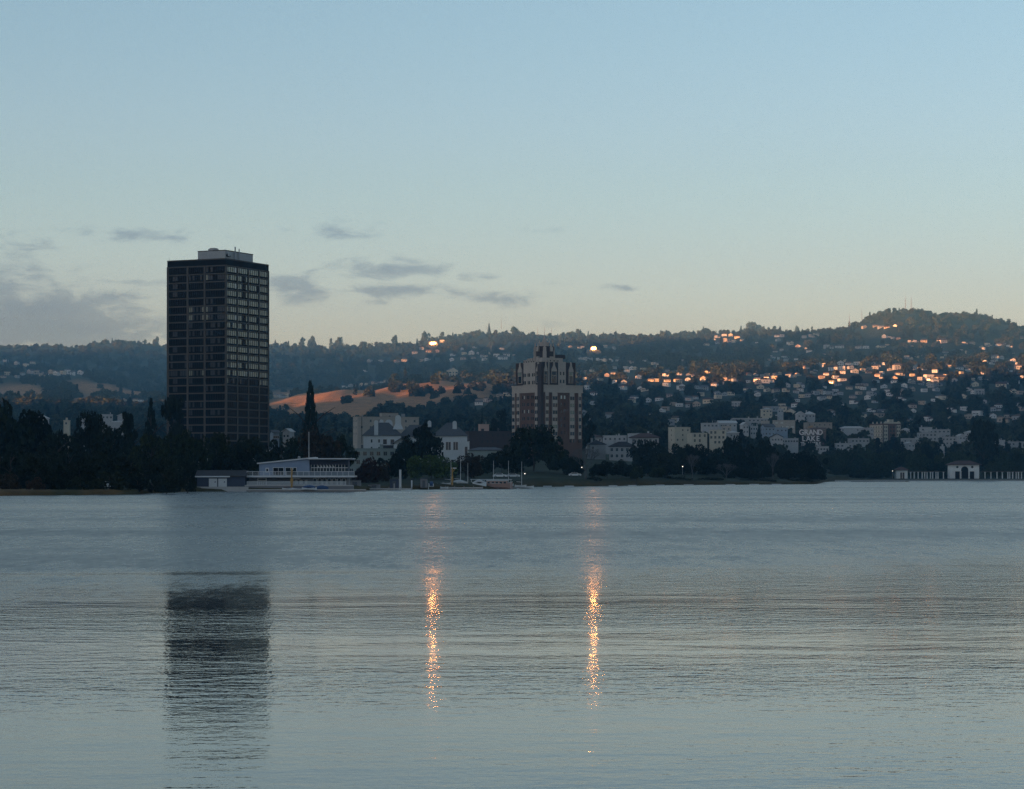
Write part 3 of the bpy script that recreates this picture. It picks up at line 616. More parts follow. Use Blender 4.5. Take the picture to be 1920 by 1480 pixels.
# ================================================================== brick apartment tower with stepped terracotta crown
def brick_tower():
    d0 = 1150.0; s = S(d0); pc = 920 + 540 / 5.69; c = W(pc, 890, d0); z0 = tz(c.x, d0) - 1.5
    Lf = 24.8
    T = thing('brick_tower', 'brick apartment tower with cream terracotta bays and stepped pinnacled crown', 'tower', (c.x, d0, z0), math.atan2(.565, .825))
    za = lambda zy: H + (CY - (600 + zy / 5.69)) * s - z0        # zoom row -> local height
    zb, zs, zc0 = za(770), za(690), za(445)
    MB().box(0, Lf, 0, Lf, -3, zb, BRICK).build('body', T)
    MB().box(-.25, Lf + .25, -.25, Lf + .25, zb, zs, CREAM).box(-.45, Lf + .45, -.45, Lf + .45, zs - .5, zs, CREAM).box(-.4, Lf + .4, -.4, Lf + .4, zb - .1, zb + .35, CREAM).build('terracotta_band', T)
    i0, iR = 1.3, 3.4                                            # setbacks: left face side, right end
    MB().box(1.0, Lf - iR, 1.0, Lf - i0, zs, zc0, BRICKD).build('upper_storeys', T)
    ML = Matrix(((0, -1, 0, 0), (1, 0, 0, 0), (0, 0, 1, 0), (0, 0, 0, 1)))     # face coords (u, out, z): left face
    MR = Matrix(((1, 0, 0, 0), (0, -1, 0, 0), (0, 0, 1, 0), (0, 0, 0, 1)))
    ul = lambda zx: (540 - zx) / 305 * Lf
    ur = lambda zx: (zx - 540) / 445 * Lf
    for M_, a_, b2 in ((ML, ul(466), ul(330)), (MR, ur(735), ur(818))):
        q = MB(); q.xf = M_ @ Matrix.Translation((0, -1.0, 0)); q.box(min(a_, b2), max(a_, b2), -.2, .08, zs, zc0 + .3, CREAM); q.build('terracotta_panel', T)
    # corner brick pier running the whole height
    MB().box(-.5, 1.0, -.5, 2.6, -3, za(470), BRICKD).build('corner_pier', T)
    FHz = 76.0; rr = random.Random(9)
    def bay(M, u0, u1, n0=0, n1=9, out=.45, wide=False):
        q = MB(); q.xf = M; uu0, uu1 = min(u0, u1), max(u0, u1)
        q.box(uu0, uu1, -.2, out, za(1270), zb + .2, CREAM); q.build('bay', T)
        for k in range(n0, n1):
            zc = 830 + k * FHz; w = MB(); w.xf = M
            g = rr.choice([G_NEUT, G_NEUT, BRICKD, G_MID]) if not wide else rr.choice([G_MID, G_PALE2, G_NEUT])
            w.box(uu0 + .18, uu1 - .18, 0, out + .05, za(zc + 20), za(zc - 18), g)
            if uu1 - uu0 > 2.4: w.box((uu0 + uu1) / 2 - .08, (uu0 + uu1) / 2 + .08, 0, out + .09, za(zc + 20), za(zc - 18), CREAM)
            w.build('window', T)
    for a, b_ in ((265, 236), (315, 285), (515, 480)): bay(ML, ul(a), ul(b_), 0, 6)
    for a, b_, wd in ((580, 615, 0), (655, 710, 1), (845, 895, 1), (940, 970, 0)): bay(MR, ur(a), ur(b_), 0, 7, wide=bool(wd))
    def win(M, u, w, zlo, zhi, m=G_NEUT, out=.06, frame=CREAM):
        q = MB(); q.xf = M; q.box(u - w / 2 - .12, u + w / 2 + .12, -.1, out * .5, za(zlo) - .12, za(zhi) + .12, frame).box(u - w / 2, u + w / 2, -.1, out, za(zlo), za(zhi), m); q.build('window', T)
    for k in range(6):
        zc = 820 + k * FHz
        for zx in (345, 362, 393, 408, 440, 455): win(ML, ul(zx), .75, zc + 18, zc - 16, rr.choice([G_NEUT, G_NEUT, G_MID, G_WHITE if k < 3 else G_NEUT]), frame=BRICK)
        for zx in (757, 792): win(MR, ur(zx), .95, zc + 18, zc - 18, G_WHITE if k == 0 else rr.choice([G_NEUT, BRICKD]), frame=BRICK)
    # band windows
    for zx in (250, 300): win(ML, ul(zx), 1.6, 765, 735)
    for zx in (343, 358, 386, 401, 433, 450): win(ML, ul(zx), .7, 755, 722); 
    win(ML, ul(497), 2.0, 750, 718)
    win(MR, ur(597), 1.3, 745, 712); win(MR, ur(682), 2.6, 745, 712); win(MR, ur(760), .8, 745, 710); win(MR, ur(793), .8, 745, 710); win(MR, ur(870), 2.3, 745, 712)
    # upper storeys: windows and gabled bays, set back 1 m
    ML2 = ML @ Matrix.Translation((0, -1.0, 0)); MR2 = MR @ Matrix.Translation((0, -1.0, 0))
    for zx in (343, 358, 386, 401, 433, 450):
        for zc in (662, 580): win(ML2, ul(zx), .7, zc + 18, zc - 18, out=.2)
    for zx in (760, 793):
        for zc, g in ((650, G_MID), (565, G_NEUT)): win(MR2, ur(zx), .8, zc + 18, zc - 18, g, out=.2)
    def gabled(M, u0, u1, zlo=668, zsh=545, zpk=440):
        a, b_ = min(u0, u1), max(u0, u1); m_ = (a + b_) / 2; hw = (b_ - a) / 2
        q = MB(); q.xf = M
        q.box(a - .15, b_ + .15, -.2, .35, za(zlo), za(zsh + 2), CREAM)
        pts = [(a - .3, za(zsh)), (b_ + .3, za(zsh)), (b_ + .15, za(zsh - 22)), (m_ + hw * .42, za(zsh - 60)), (m_ + hw * .28, za(zpk + 12)), (m_, za(zpk)), (m_ - hw * .28, za(zpk + 12)), (m_ - hw * .42, za(zsh - 60)), (a - .15, za(zsh - 22))]
        q.prism(pts, -.2, .55, CREAM); o = q.build('gabled_bay', T)
        w = MB(); w.xf = M; w.box(a + .2, b_ - .2, 0, .42, za(zlo - 4), za(590), G_NEUT); w.box(a + .2, b_ - .2, 0, .42, za(584), za(548), rr.choice([G_MID, G_PALE2])); w.build('window', o)
        for (p0, p1) in ((a - 1.3, a - .3), (b_ + .3, b_ + 1.3)):
            w = MB(); w.xf = M; w.box(max(p0, .3), p1, -.2, .10, za(682), za(452), BRICKD); w.build('brick_strip', T)
    for a, b_ in ((320, 283), (515, 478)): gabled(ML2, ul(a), ul(b_))
    for a, b_ in ((580, 612), (660, 710), (850, 892)): gabled(MR2, ur(a), ur(b_))
    q = MB(); q.xf = MR2; q.box(ur(622), ur(632), -.2, .7, za(690), za(420), CREAM); q.build('thin_pier', T)
    # roof-line crenellation on the upper storeys
    for zx in (340, 365, 392, 418, 445): q = MB(); q.xf = ML2; u = ul(zx); q.box(u - .8, u + .5, -1.2, .1, zc0 - .1, za(418 - (zx - 340) * .25), CREAM); q.box(u - .35, u + .1, .1, .2, zc0, za(430), G_NEUT); q.build('merlon', T)
    for zx in (650, 690, 730): q = MB(); q.xf = MR2; u = ur(zx); q.box(u - .8, u + .8, -1.4, .1, zc0 - .1, za(418), CREAM); q.box(u - .3, u + .3, .1, .2, zc0 + .3, za(425), G_NEUT); q.build('merlon', T)
    q = MB().box(14.5, 17.5, 18.5, 21.8, zc0 - .2, za(362), BRICKD); q.box(14.3, 17.7, 18.3, 22, za(366), za(360), BRICKD); q.build('chimney', T)
    MB().box(1.4, 14, 1.4, 14, zc0 - .1, za(400), CREAM).box(5, 18, 5, 12, za(400) - .1, za(412) + 2.4, BRICKD).build('attic', T)
    # octagonal lantern stage
    cx_, cy_ = 6.2, 6.2
    def octo(name, r, lo, hi, m, rot=0.0, par=T):
        q = MB(); q.cyl((0, 0, lo), (0, 0, hi), r, r, m, 8); o = q.build(name, par, (cx_, cy_, 0), rot); return o
    LN = octo('lantern', 4.6, za(450), za(275), BRICKD)
    for k in range(8):
        a = k * math.pi / 4 + .2; x, y = cx_ + 4.5 * math.cos(a), cy_ + 4.5 * math.sin(a)
        MB().box(-.95, .95, -.8, .35, za(445), za(330 if k % 2 else 385), CREAM).box(-.8, .8, -.75, .4, za(330), za(285), CREAM).build('buttress', T, (x, y, 0), a + math.pi / 2)
        MB().cyl((0, 0, za(290)), (0, 0, za(240)), .65, .05, CREAM, 6).build('pinnacle', T, (x, y, 0))
    octo('upper_lantern', 2.5, za(280), za(230), CREAM); 
    for k in range(4):
        a = k * math.pi / 2 + .6; MB().box(-.55, .55, -.3, .2, za(320), za(278), BRICKD).build('opening', T, (cx_ + 4.7 * math.cos(a), cy_ + 4.7 * math.sin(a), 0), a + math.pi / 2)
        MB().cyl((0, 0, za(240)), (0, 0, za(205)), .5, .05, CREAM, 6).build('pinnacle', T, (cx_ + 2.6 * math.cos(a), cy_ + 2.6 * math.sin(a), 0))
    q = MB(); q.cyl((0, 0, za(228)), (0, 0, za(190)), 1.0, .6, CREAM, 8); q.cyl((0, 0, za(190)), (0, 0, za(160)), .6, .12, CREAM, 8); q.cyl((0, 0, za(165)), (0, 0, za(120)), .12, .05, METAL, 5); q.build('spire', T, (cx_, cy_, 0))
brick_tower()

# ================================================================== table-driven town buildings
_WM = {}; TOWN_SPOTS = []
def wmesh(w, h, fr=WHITE, gl=G_NEUT, mull=True):
    k = (round(w, 2), round(h, 2), fr.name, gl.name)
    if k not in _WM:
        q = MB().box(-w/2, w/2, -.06, .05, 0, h, fr).box(-w/2 + w*.1, w/2 - w*.1, -.09, 0, h*.08, h*.92, gl)
        if mull and w > 1.0: q.box(-.05, .05, -.11, 0, h*.08, h*.92, fr)
        _WM[k] = q.mesh('window')
    return _WM[k]
def bld(name, label, px0, px1, top, d, rot=0.0, dep=None, wall=WHITE, roof='flat', rise=0.0, rmat=SLATE, rows=2, cols=4, ww=1.2, wh=1.4, fr=WHITE, zf=3.1, sidecols=0, cat='building', base=None, parapet=True, over=.5, chim=0, gl=G_NEUT, first=None, group=None, skip=.12):
    pc = (px0 + px1) / 2; s = S(d); w = (px1 - px0) * s
    dep = w * .7 if dep is None else dep
    if rot: w = max(w * .4, (w - dep * abs(math.sin(rot))) / math.cos(rot))
    x = (pc - CX) * s; z0 = tz(x, d) if base is None else H + (CY - base) * s
    h = H + (CY - top) * s - z0
    TOWN_SPOTS.append((pc, top + 6, d, (px1 - px0) * .9))
    o = thing(name, label, cat, (x, d, z0), rot, group)
    MB().box(-w/2, w/2, 0, dep, -6, h, wall).build('wall', o)
    if roof == 'flat':
        q = MB().box(-w/2 - .15, w/2 + .15, -.15, dep + .15, h, h + .35, wall if parapet else rmat)
        if parapet: q.box(-w/2 + .3, w/2 - .3, .3, dep - .3, h + .35, h + .42, rmat)
        q.build('roof', o)
        rv = random.Random(label + 'r')
        for _ in range(rv.randrange(1, 4)):
            vx, vy, vw, vh = rv.uniform(-w*.4, w*.4), rv.uniform(.15, .7) * dep, rv.uniform(.3, 1.3), rv.uniform(.5, 1.7)
            MB().box(-vw/2, vw/2, -vw/2, vw/2, 0, vh, rv.choice([METAL, wall, SLATE])).box(-vw*.6, vw*.6, -vw*.6, vw*.6, vh, vh + .12, SLATE).build('roof_vent', o, (vx, vy, h + .36))
    elif roof == 'hip': MB().hip(-w/2, w/2, 0, dep, h, rise * s, rmat, over).build('roof', o)
    elif roof == 'gable':
        MB().gable(-w/2, w/2, 0, dep, h, rise * s, rmat, over, 'x').build('roof', o); MB().prism([(0, h - .05), (dep, h - .05), (dep/2, h + rise * s - .15)], -w/2 + .02, w/2 - .02, wall).build('gable_wall', o, (0, 0, 0), 0).rotation_euler = (0, 0, math.pi/2)
    elif roof == 'gablef': MB().gable(-w/2, w/2, 0, dep, h, rise * s, rmat, over, 'y').build('roof', o); MB().prism([(-w/2, h - .05), (w/2, h - .05), (0, h + rise * s - .15)], .02, dep - .02, wall).build('gable_wall', o)
    rr = random.Random(label)
    m = wmesh(ww, wh, fr, gl)
    z1 = h - zf + .75 if first is None else first
    for r in range(rows):
        for c in range(cols):
            if rr.random() < skip: continue
            link('window', m, o, (-w/2 + w * (c + .5) / cols, -.01, z1 - r * zf))
        for c in range(sidecols):
            sx = -1 if rot > 0 else 1
            # the flank that the rotation turns towards the lake
            link('window', m, o, (sx * (w/2 + .01), dep * (c + .5) / sidecols, z1 - r * zf), -math.pi/2 if sx < 0 else math.pi/2)
    for k in range(chim):
        MB().box(-.5, .5, -.4, .4, -1, rise * s * .7 + 1.6, wall).box(-.6, .6, -.5, .5, rise * s * .7 + 1.6, rise * s * .7 + 1.9, wall).build('chimney', o, (-w*.3 + k * w * .6, dep * .45, h))
    return o, w, dep, h

# ================================================================== town behind the shore trees
# -- left of the black tower
bld('house', 'white house with pale roof peeking over trees at far left', 66, 96, 785, 1500, .35, 9, WHITE, 'hip', 7, PALEROOF, 1, 3, 1.2, 1.3, cat='house')
bld('house', 'small cream boxy house among trees left of the white building', 119, 129, 789, 1450, 0, 5, STUCCO, 'flat', rows=1, cols=1, cat='house')
bld('house', 'small white house with arched gable between dark trees at left', 150, 162, 787, 1500, .2, 6, WHITE, 'gablef', 5, PALEROOF, 1, 2, .9, 1.0, cat='house')
bld('apartment_building', 'white flat-roofed building over the trees left of the black tower', 188, 214, 778, 1500, .25, 8, WHITE, rows=2, cols=3, ww=1.3)
bld('apartment_building', 'white building with pediment joined right of the flat-roofed white building', 219, 237, 780, 1520, .15, 7, WHITE, 'gablef', 4, PALEROOF, 2, 2, 1.2)
bld('house', 'low white garage-like building below the white buildings at left', 206, 234, 792, 1420, .1, 6, WHITE, 'hip', 2, PALEROOF, 0, 1, cat='house')
bld('house', 'dim blue house right of the black tower foot', 508, 528, 812, 1000, .3, 7, BLUEW, 'gable', 5, SLATE, 1, 3, 1.0, 1.1, cat='house')
bld('house', 'dim grey house with pale eave right of the black tower foot', 527, 546, 810, 1020, -.2, 7, GREYW, 'gablef', 6, PALEROOF, 1, 2, 1.0, 1.1, cat='house')
# -- between boathouse and brick tower
o, w, dp, h = bld('apartment_building', 'beige apartment block behind the white chimneyed villa', 666, 790, 783, 1250, .30, 10, STUCCO2, rows=3, cols=7, ww=1.1, wh=1.5, sidecols=2, zf=3.4, rmat=DARKROOF)
MB().box(-3, 6, 2, 7, 0, 2.2, STUCCO2).box(-3.3, 6.3, 1.7, 7.3, 2.2, 2.5, DARKROOF).build('roof_house', o, (0, 0, h + .3)); MB().box(-1, 1, 0, 1, 0, 1.8, GREYW).build('roof_vent', o, (9, 3, h + .3))
MB().box(-.12, .12, -.05, .25, -14, 0, DARKSTEEL).build('downpipe', o, (-w/2 + 2.4, -.1, h))
bld('apartment_building', 'pale green apartment block behind the dock trees', 650, 744, 843, 830, .12, 9, GREENW, rows=3, cols=7, ww=1.5, wh=1.6, zf=3.0, fr=GREENW, skip=.2)
bld('apartment_building', 'dark brick block left of the brick tower', 876, 962, 810, 1160, .22, 10, BRICKD, rows=3, cols=8, ww=.8, wh=1.5, fr=BRICKD, gl=G_MID, skip=.35, rmat=DARKROOF)
bld('rooftop_house', 'small pinkish roof structure on the dark brick block', 898, 918, 797, 1170, .2, 3, PINKW, rows=0, cols=0, base=812, cat='roof structure')
bld('house', 'pale teal long house below the dark brick block', 878, 948, 845, 980, .05, 8, GREENW, 'hip', 5, SLATE, 1, 5, 1.0, 1.3, cat='house', skip=.3)

VWHITE = mat('villa_white', (0.47, 0.49, 0.50), .8, .1, .3)
def villa():
    d = 1010.0; s = S(d); x0 = (681 - CX) * s; z0 = tz(x0, d) - 1; T = thing('villa', 'big white villa with hipped slate roofs and rounded chimneys', 'house', (x0, d, z0), .03)
    U = lambda px: (px - 681) * s
    Z = lambda py: H + (CY - py) * s - z0
    MB().box(0, U(752), 2, 13, -4, Z(817), VWHITE).build('left_wing', T); MB().hip(0, U(752), 2, 13, Z(817), Z(793) - Z(817), SLATE, .5).build('left_roof', T)
    MB().box(U(745), U(825), 5, 14, -4, Z(819), VWHITE).build('middle_wing', T); MB().hip(U(748), U(815), 5, 14, Z(819), Z(797) - Z(819), SLATE, .5).build('middle_roof', T)
    MB().box(U(812), U(876), 0, 12, -4, Z(818), VWHITE).build('right_wing', T); MB().hip(U(812), U(876), 0, 12, Z(818), Z(793) - Z(818), SLATE, .5).build('right_roof', T)
    MB().box(U(866), U(880), -1.2, 2, -4, Z(829), VWHITE).box(U(866) - .15, U(880) + .15, -1.35, 2, Z(829), Z(828), VWHITE).build('end_bay', T)
    MB().box(U(871.5), U(876.5), -1.3, -1.1, Z(854), Z(838), G_NEUT).build('door', T)
    MB().gable(U(735), U(780), 0, 5.5, Z(833), 3.2, SLATE, .3, 'y').box(U(738), U(777), .2, 5.4, -4, Z(833), VWHITE).build('entrance_gable', T)
    for (a, b_, t_, bt) in ((836, 845, 829, 844), (850, 858.5, 829, 844), (824, 831, 829, 844)): MB().box(U(a), U(b_), -.06, .05, Z(bt), Z(t_), G_NEUT).box(U(a) - .15, U(a), -.1, .05, Z(bt) - .1, Z(t_) + .1, VWHITE).box(U(b_), U(b_) + .15, -.1, .05, Z(bt) - .1, Z(t_) + .1, VWHITE).box((U(a)+U(b_))/2 - .07, (U(a)+U(b_))/2 + .07, -.1, .05, Z(bt), Z(t_), VWHITE).build('window', T)
    for (a, b_, t_, bt) in ((718, 725, 824, 833), (732, 739, 824, 833), (695, 698, 824, 830), (709, 712, 824, 830), (695, 698, 838, 842), (709, 712, 838, 842)): MB().box(U(a), U(b_), 1.94, 2.05, Z(bt), Z(t_), G_NEUT).build('window', T)
    MB().box(U(718), U(750), 1.2, 2, Z(843), Z(835), DARKROOF).build('awning', T)
    def chim(px, wpx, top, bot, y, flare):
        w = wpx * s / 2; q = MB(); n = 10
        if flare: q.poly([(-w*1.8, -w*1.3, Z(bot)), (w*1.8, -w*1.3, Z(bot)), (w*1.8, w*1.3, Z(bot)), (-w*1.8, w*1.3, Z(bot)), (-w, -w*.8, Z(bot) + 2.4), (w, -w*.8, Z(bot) + 2.4), (w, w*.8, Z(bot) + 2.4), (-w, w*.8, Z(bot) + 2.4)], [(0,1,5,4),(1,2,6,5),(2,3,7,6),(3,0,4,7),(4,5,6,7)], VWHITE); b0 = Z(bot) + 2.4
        else: b0 = Z(bot)
        arc = [(w * math.cos(math.pi * i / n), (Z(top) - w) + w * math.sin(math.pi * i / n)) for i in range(n + 1)]
        q.prism([(-w, b0)] + arc[::-1] + [(w, b0)] if False else [(w, b0)] + arc + [(-w, b0)], -w*.8, w*.8, VWHITE); q.build('chimney', T, (U(px), y, 0))
    chim(705, 7.5, 788, 818, 2.2, 0); chim(746, 11, 778, 805, 4.5, 1); chim(714, 8, 786, 802, 9, 0); chim(728, 14, 786, 800, 10, 0); chim(805, 7, 788, 800, 8, 0); chim(852.5, 8, 789, 812, 3.5, 0); chim(692, 6, 806, 818, 6, 0)
villa()
# -- right of the brick tower
bld('house', 'house with reddish hipped tile roof beside the brick tower foot', 1100, 1129, 820, 1330, .05, 9, WHITE, 'hip', 5, TILE, 1, 4, 1.2, 1.4, cat='house', over=1.2)
bld('house', 'long low flat white house between two tiled roofs', 1131, 1175, 818, 1350, 0, 9, WHITE, rows=1, cols=5, rmat=PALEROOF, cat='house')
bld('house', 'wide house with reddish tile roof right of the flat white house', 1182, 1236, 821, 1340, -.05, 11, WHITE, 'hip', 8, TILE, 1, 5, 1.6, 1.6, cat='house', over=1.3)
bld('house', 'white parapet house rising behind the wide tiled roof', 1178, 1222, 814, 1400, 0, 8, WHITE, rows=0, cols=0, rmat=PALEROOF, cat='house')
bld('house', 'grey house with dark roof below the flat white house', 1104, 1138, 834, 1180, .15, 9, GREYW, 'hip', 8, DARKROOF, 1, 3, 1.3, 1.5, cat='house', chim=1)
bld('house', 'dark-roofed house with white bay windows above the lake lawn', 1141, 1192, 838, 1170, -.08, 9, GREYW, 'hip', 9, DARKROOF, 2, 5, 1.5, 1.8, cat='house', chim=1)
bld('apartment_building', 'large cream stucco apartment block with stepped roof', 1260, 1300, 802, 1500, .30, 12, STUCCO, rows=3, cols=3, ww=1.1, wh=1.4, sidecols=1, fr=STUCCO)
bld('apartment_building', 'front cream wing with dark balcony slot of the stepped cream block', 1294, 1330, 813, 1460, .25, 10, STUCCO, rows=2, cols=3, ww=1.4, wh=2.0, fr=STUCCO, skip=.3)
bld('apartment_building', 'olive cream apartment block with dark balconies right of the front wing', 1328, 1362, 807, 1490, -.15, 10, STUCCO, rows=3, cols=4, ww=1.5, wh=1.9, fr=STUCCO)
bld('apartment_building', 'low white flat building above the stepped cream block', 1317, 1348, 794, 1640, .1, 9, WHITE, rows=1, cols=4, ww=1.4)
bld('house', 'white gabled building right of the low white flat one', 1347, 1383, 794, 1660, .1, 10, WHITE, 'gable', 5, PALEROOF, 1, 4, 1.2, cat='house')
bld('apartment_building', 'beige box building right of the olive cream block', 1352, 1372, 800, 1560, -.1, 8, STUCCO2, rows=1, cols=2)
bld('house', 'small white house cluster with peaked roof above the grove', 1391, 1406, 797, 1620, .2, 7, WHITE, 'gablef', 5, PALEROOF, 2, 2, 1.1, cat='house')
bld('house', 'small white flat house beside the peaked white house above the grove', 1406, 1422, 800, 1630, -.1, 7, WHITE, rows=2, cols=3, ww=1.0, cat='house')
bld('house', 'pale house half hidden in trees below the peaked white house', 1366, 1388, 812, 1540, .2, 8, GREYW, 'hip', 3, PALEROOF, 1, 3, cat='house')
bld('apartment_building', 'blue-grey apartment house left of the theatre sign', 1431, 1456, 801, 1650, .22, 9, BLUEW, 'gable', 6, SLATE, 3, 3, 1.1, 1.4, sidecols=2)
bld('apartment_building', 'blue-grey flat wing right of the blue-grey apartment house', 1455, 1477, 803, 1670, 0, 8, BLUEW, rows=3, cols=3, ww=1.0)
bld('apartment_building', 'narrow beige block behind the blue-grey apartment house', 1429, 1443, 790, 1720, 0, 8, STUCCO2, rows=0, cols=0)
bld('apartment_building', 'stucco block with white window pair behind the blue-grey house', 1451, 1491, 789, 1760, 0, 9, STUCCO2, rows=2, cols=4, ww=2.2, gl=G_WHITE)
bld('commercial_building', 'white pavilion with curved gable at the edge of the grove', 1446, 1468, 820, 1560, 0, 9, WHITE, 'gablef', 6, DARKROOF, 1, 4, 1.2)
bld('commercial_building', 'low white parapet building left of the theatre sign', 1466, 1497, 823, 1570, 0, 9, WHITE, rows=1, cols=6, ww=1.4, skip=0)
bld('theatre_building', 'cream theatre block behind the big roof sign', 1512, 1562, 793, 1830, .08, 14, mat('theatre_stucco', (.24, .21, .175)), rows=2, cols=5, ww=1.2, fr=STUCCO)
bld('theatre_building', 'dull brown stage block right behind the roof sign letters', 1524, 1549, 803, 1770, 0, 9, mat('theatre_brown', (.13, .095, .088)), rows=2, cols=3, ww=1.4, fr=STUCCO)
bld('commercial_building', 'low building with white cornice under the right end of the roof sign', 1526, 1554, 838, 1640, 0, 8, WHITE, rows=1, cols=5, ww=1.5)
bld('house', 'white house with big gable on the slope above the theatre sign', 1494, 1510, 777, 2050, .1, 8, WHITE, 'gablef', 5, PALEROOF, 1, 2, 1.3, cat='house', chim=0)
bld('house', 'long white house right of the big gabled house above the theatre sign', 1509, 1529, 777, 2060, .05, 8, WHITE, 'hip', 5, PALEROOF, 1, 3, 1.3, cat='house', chim=1)
bld('house', 'cream house with terrace left on the slope above the blue-grey house', 1429, 1449, 768, 2050, .1, 9, STUCCO, 'hip', 3, PALEROOF, 2, 3, 1.5, cat='house')
bld('house', 'small white house right of the cream terrace house', 1459, 1469, 768, 2060, 0, 6, WHITE, rows=1, cols=2, cat='house')
bld('school_building', 'long low pale-roofed building on the slope above the cream apartments', 1372, 1440, 785, 1980, 0, 12, GREYW, rows=1, cols=9, ww=1.8, rmat=PALEROOF, parapet=False)
bld('commercial_building', 'low white building right of the theatre sign above the park trees', 1568, 1598, 832, 1720, 0, 9, WHITE, rows=1, cols=4, ww=1.6)
bld('apartment_building', 'pale grey stucco building left of the red and white block', 1594, 1632, 823, 1740, .12, 10, GREYW, rows=1, cols=5, ww=1.5, fr=GREYW)
bld('apartment_building', 'grey house with porch columns left of the red and white block', 1619, 1638, 803, 1880, 0, 7, GREYW, rows=2, cols=3, ww=1.2)
bld('house', 'long pale house wall between the theatre and the red and white block', 1576, 1622, 803, 2000, 0, 8, WHITE, 'hip', 3, PALEROOF, 1, 5, cat='house')
bld('commercial_building', 'low building with thin pale roof right of the red and white block', 1692, 1724, 823, 1800, 0, 8, GREYW, rows=1, cols=3, rmat=PALEROOF, parapet=False)
bld('house', 'white house showing through trees below the red and white block', 1700, 1718, 832, 1760, .3, 6, WHITE, 'gablef', 3, PALEROOF, 1, 2, cat='house')
bld('house', 'white narrow house right beside the red and white block', 1692, 1706, 806, 1960, 0, 6, WHITE, 'hip', 3, PALEROOF, 1, 2, cat='house')
bld('apartment_building', 'wide pale grey apartment block right of the red and white block', 1726, 1766, 812, 1850, .15, 12, GREYW, rows=2, cols=5, ww=1.8, sidecols=2, fr=GREYW)
bld('apartment_building', 'pale block with roof terrace above the wide grey apartment block', 1727, 1748, 802, 1930, 0, 8, WHITE, rows=2, cols=3, ww=1.6)
bld('apartment_building', 'flat dark-banded building behind the wide grey apartment block', 1750, 1782, 806, 1960, 0, 8, GREYW, rows=1, cols=4, ww=2.0)
bld('apartment_building', 'pale grey apartment block left of the white gabled house by the tall tree', 1765, 1794, 820, 1800, -.1, 10, GREYW, rows=2, cols=4, ww=1.4, fr=GREYW)
bld('house', 'white house with pale gable left of the tall dark tree', 1797, 1812, 818, 1850, .15, 8, WHITE, 'gablef', 4, PALEROOF, 1, 2, cat='house')
bld('house', 'white low house directly left of the tall dark tree', 1811, 1830, 811, 1930, 0, 8, WHITE, 'hip', 3, PALEROOF, 1, 3, cat='house')
bld('house', 'whitewashed house low between park trees left of the pavilion', 1758, 1772, 838, 1690, .1, 6, WHITE, rows=1, cols=2, cat='house')
bld('house', 'tiny white gabled house among park trees left of the pavilion', 1763, 1771, 849, 1640, 0, 4, WHITE, 'gablef', 3, PALEROOF, 0, 0, cat='house')
bld('apartment_building', 'white block with square windows right of the tall dark tree', 1866, 1887, 826, 1800, .2, 8, WHITE, rows=3, cols=2, ww=1.3)
bld('apartment_building', 'pale grey block at the right picture edge above the colonnade', 1889, 1925, 829, 1830, .1, 10, GREYW, rows=2, cols=5, ww=1.4, fr=GREYW)

def red_white_block():
    d = 1900.0; s = S(d); x0 = (1656 - CX) * s; z0 = tz(x0, d) - 1; T = thing('apartment_building', 'eight storey red and white apartment block with curly gabled parapet', 'building', (x0, d, z0), .0)
    Z = lambda py: H + (CY - py) * s - z0
    rot = .42; T.rotation_euler = (0, 0, rot)
    wr = 36 * s / math.cos(rot); wl = 19 * s / math.sin(rot) 
    MB().box(0, wr, 0, wl, -4, Z(797), STUCCO).build('wall', T)
    MB().box(wr * .30, wr * .70, -.25, .6, -4, Z(797), BRICK).build('brick_panel', T)
    for u in (0.02, wr * .27, wr * .73, wr - .3): MB().box(u, u + .35, -.35, .3, -4, Z(795), BRICKD).build('brick_pier', T)
    MB().box(-.35, .3, 0, .35, -4, Z(795), BRICKD).build('brick_pier', T)
    MB().box(-.3, wr + .3, -.3, wl + .3, Z(797), Z(794.5), BRICK).build('cornice', T)
    q = MB()
    for c in (.15, .86): q.prism([(wr * (c - .12), Z(794.5)), (wr * (c + .12), Z(794.5)), (wr * (c + .10), Z(792.5)), (wr * c, Z(789.5)), (wr * (c - .10), Z(792.5))], -.25, .5, STUCCO)
    q.box(wr * .24, wr * .76, -.2, .5, Z(794.5), Z(791.5), STUCCO)
    q.build('parapet', T)
    MB().box(wr * .36, wr * .46, 1, 4, Z(795), Z(786.5), STUCCO).build('roof_turret', T); MB().box(wr * .52, wr * .62, 1, 4, Z(795), Z(786.5), STUCCO).build('roof_turret', T)
    for k in range(3): MB().prism([(0, Z(794.5)), (1.6, Z(794.5)), (.8, Z(790.5))], -.2, .4, STUCCO).build('finial', T, (0, wl * (.2 + .3 * k), 0), -math.pi / 2)
    m = wmesh(1.1, 1.6, STUCCO2, G_NEUT); mb_ = wmesh(1.2, 1.8, BRICKD, G_MID)
    for r in range(7):
        z = Z(797) - 2.6 - r * 3.1
        for u in (.09, .19, .80, .90): link('window', m, T, (wr * u, -.02, z))
        for u in (.42, .58): link('window', mb_, T, (wr * u, -.27, z))
        for k in range(5): link('window', m, T, (-.02, wl * (.12 + .19 * k), z), -math.pi / 2)
        MB().box(-.12, 0, .4, wl, z - .75, z - .45, BRICK).build('sill_band', T)
red_white_block()

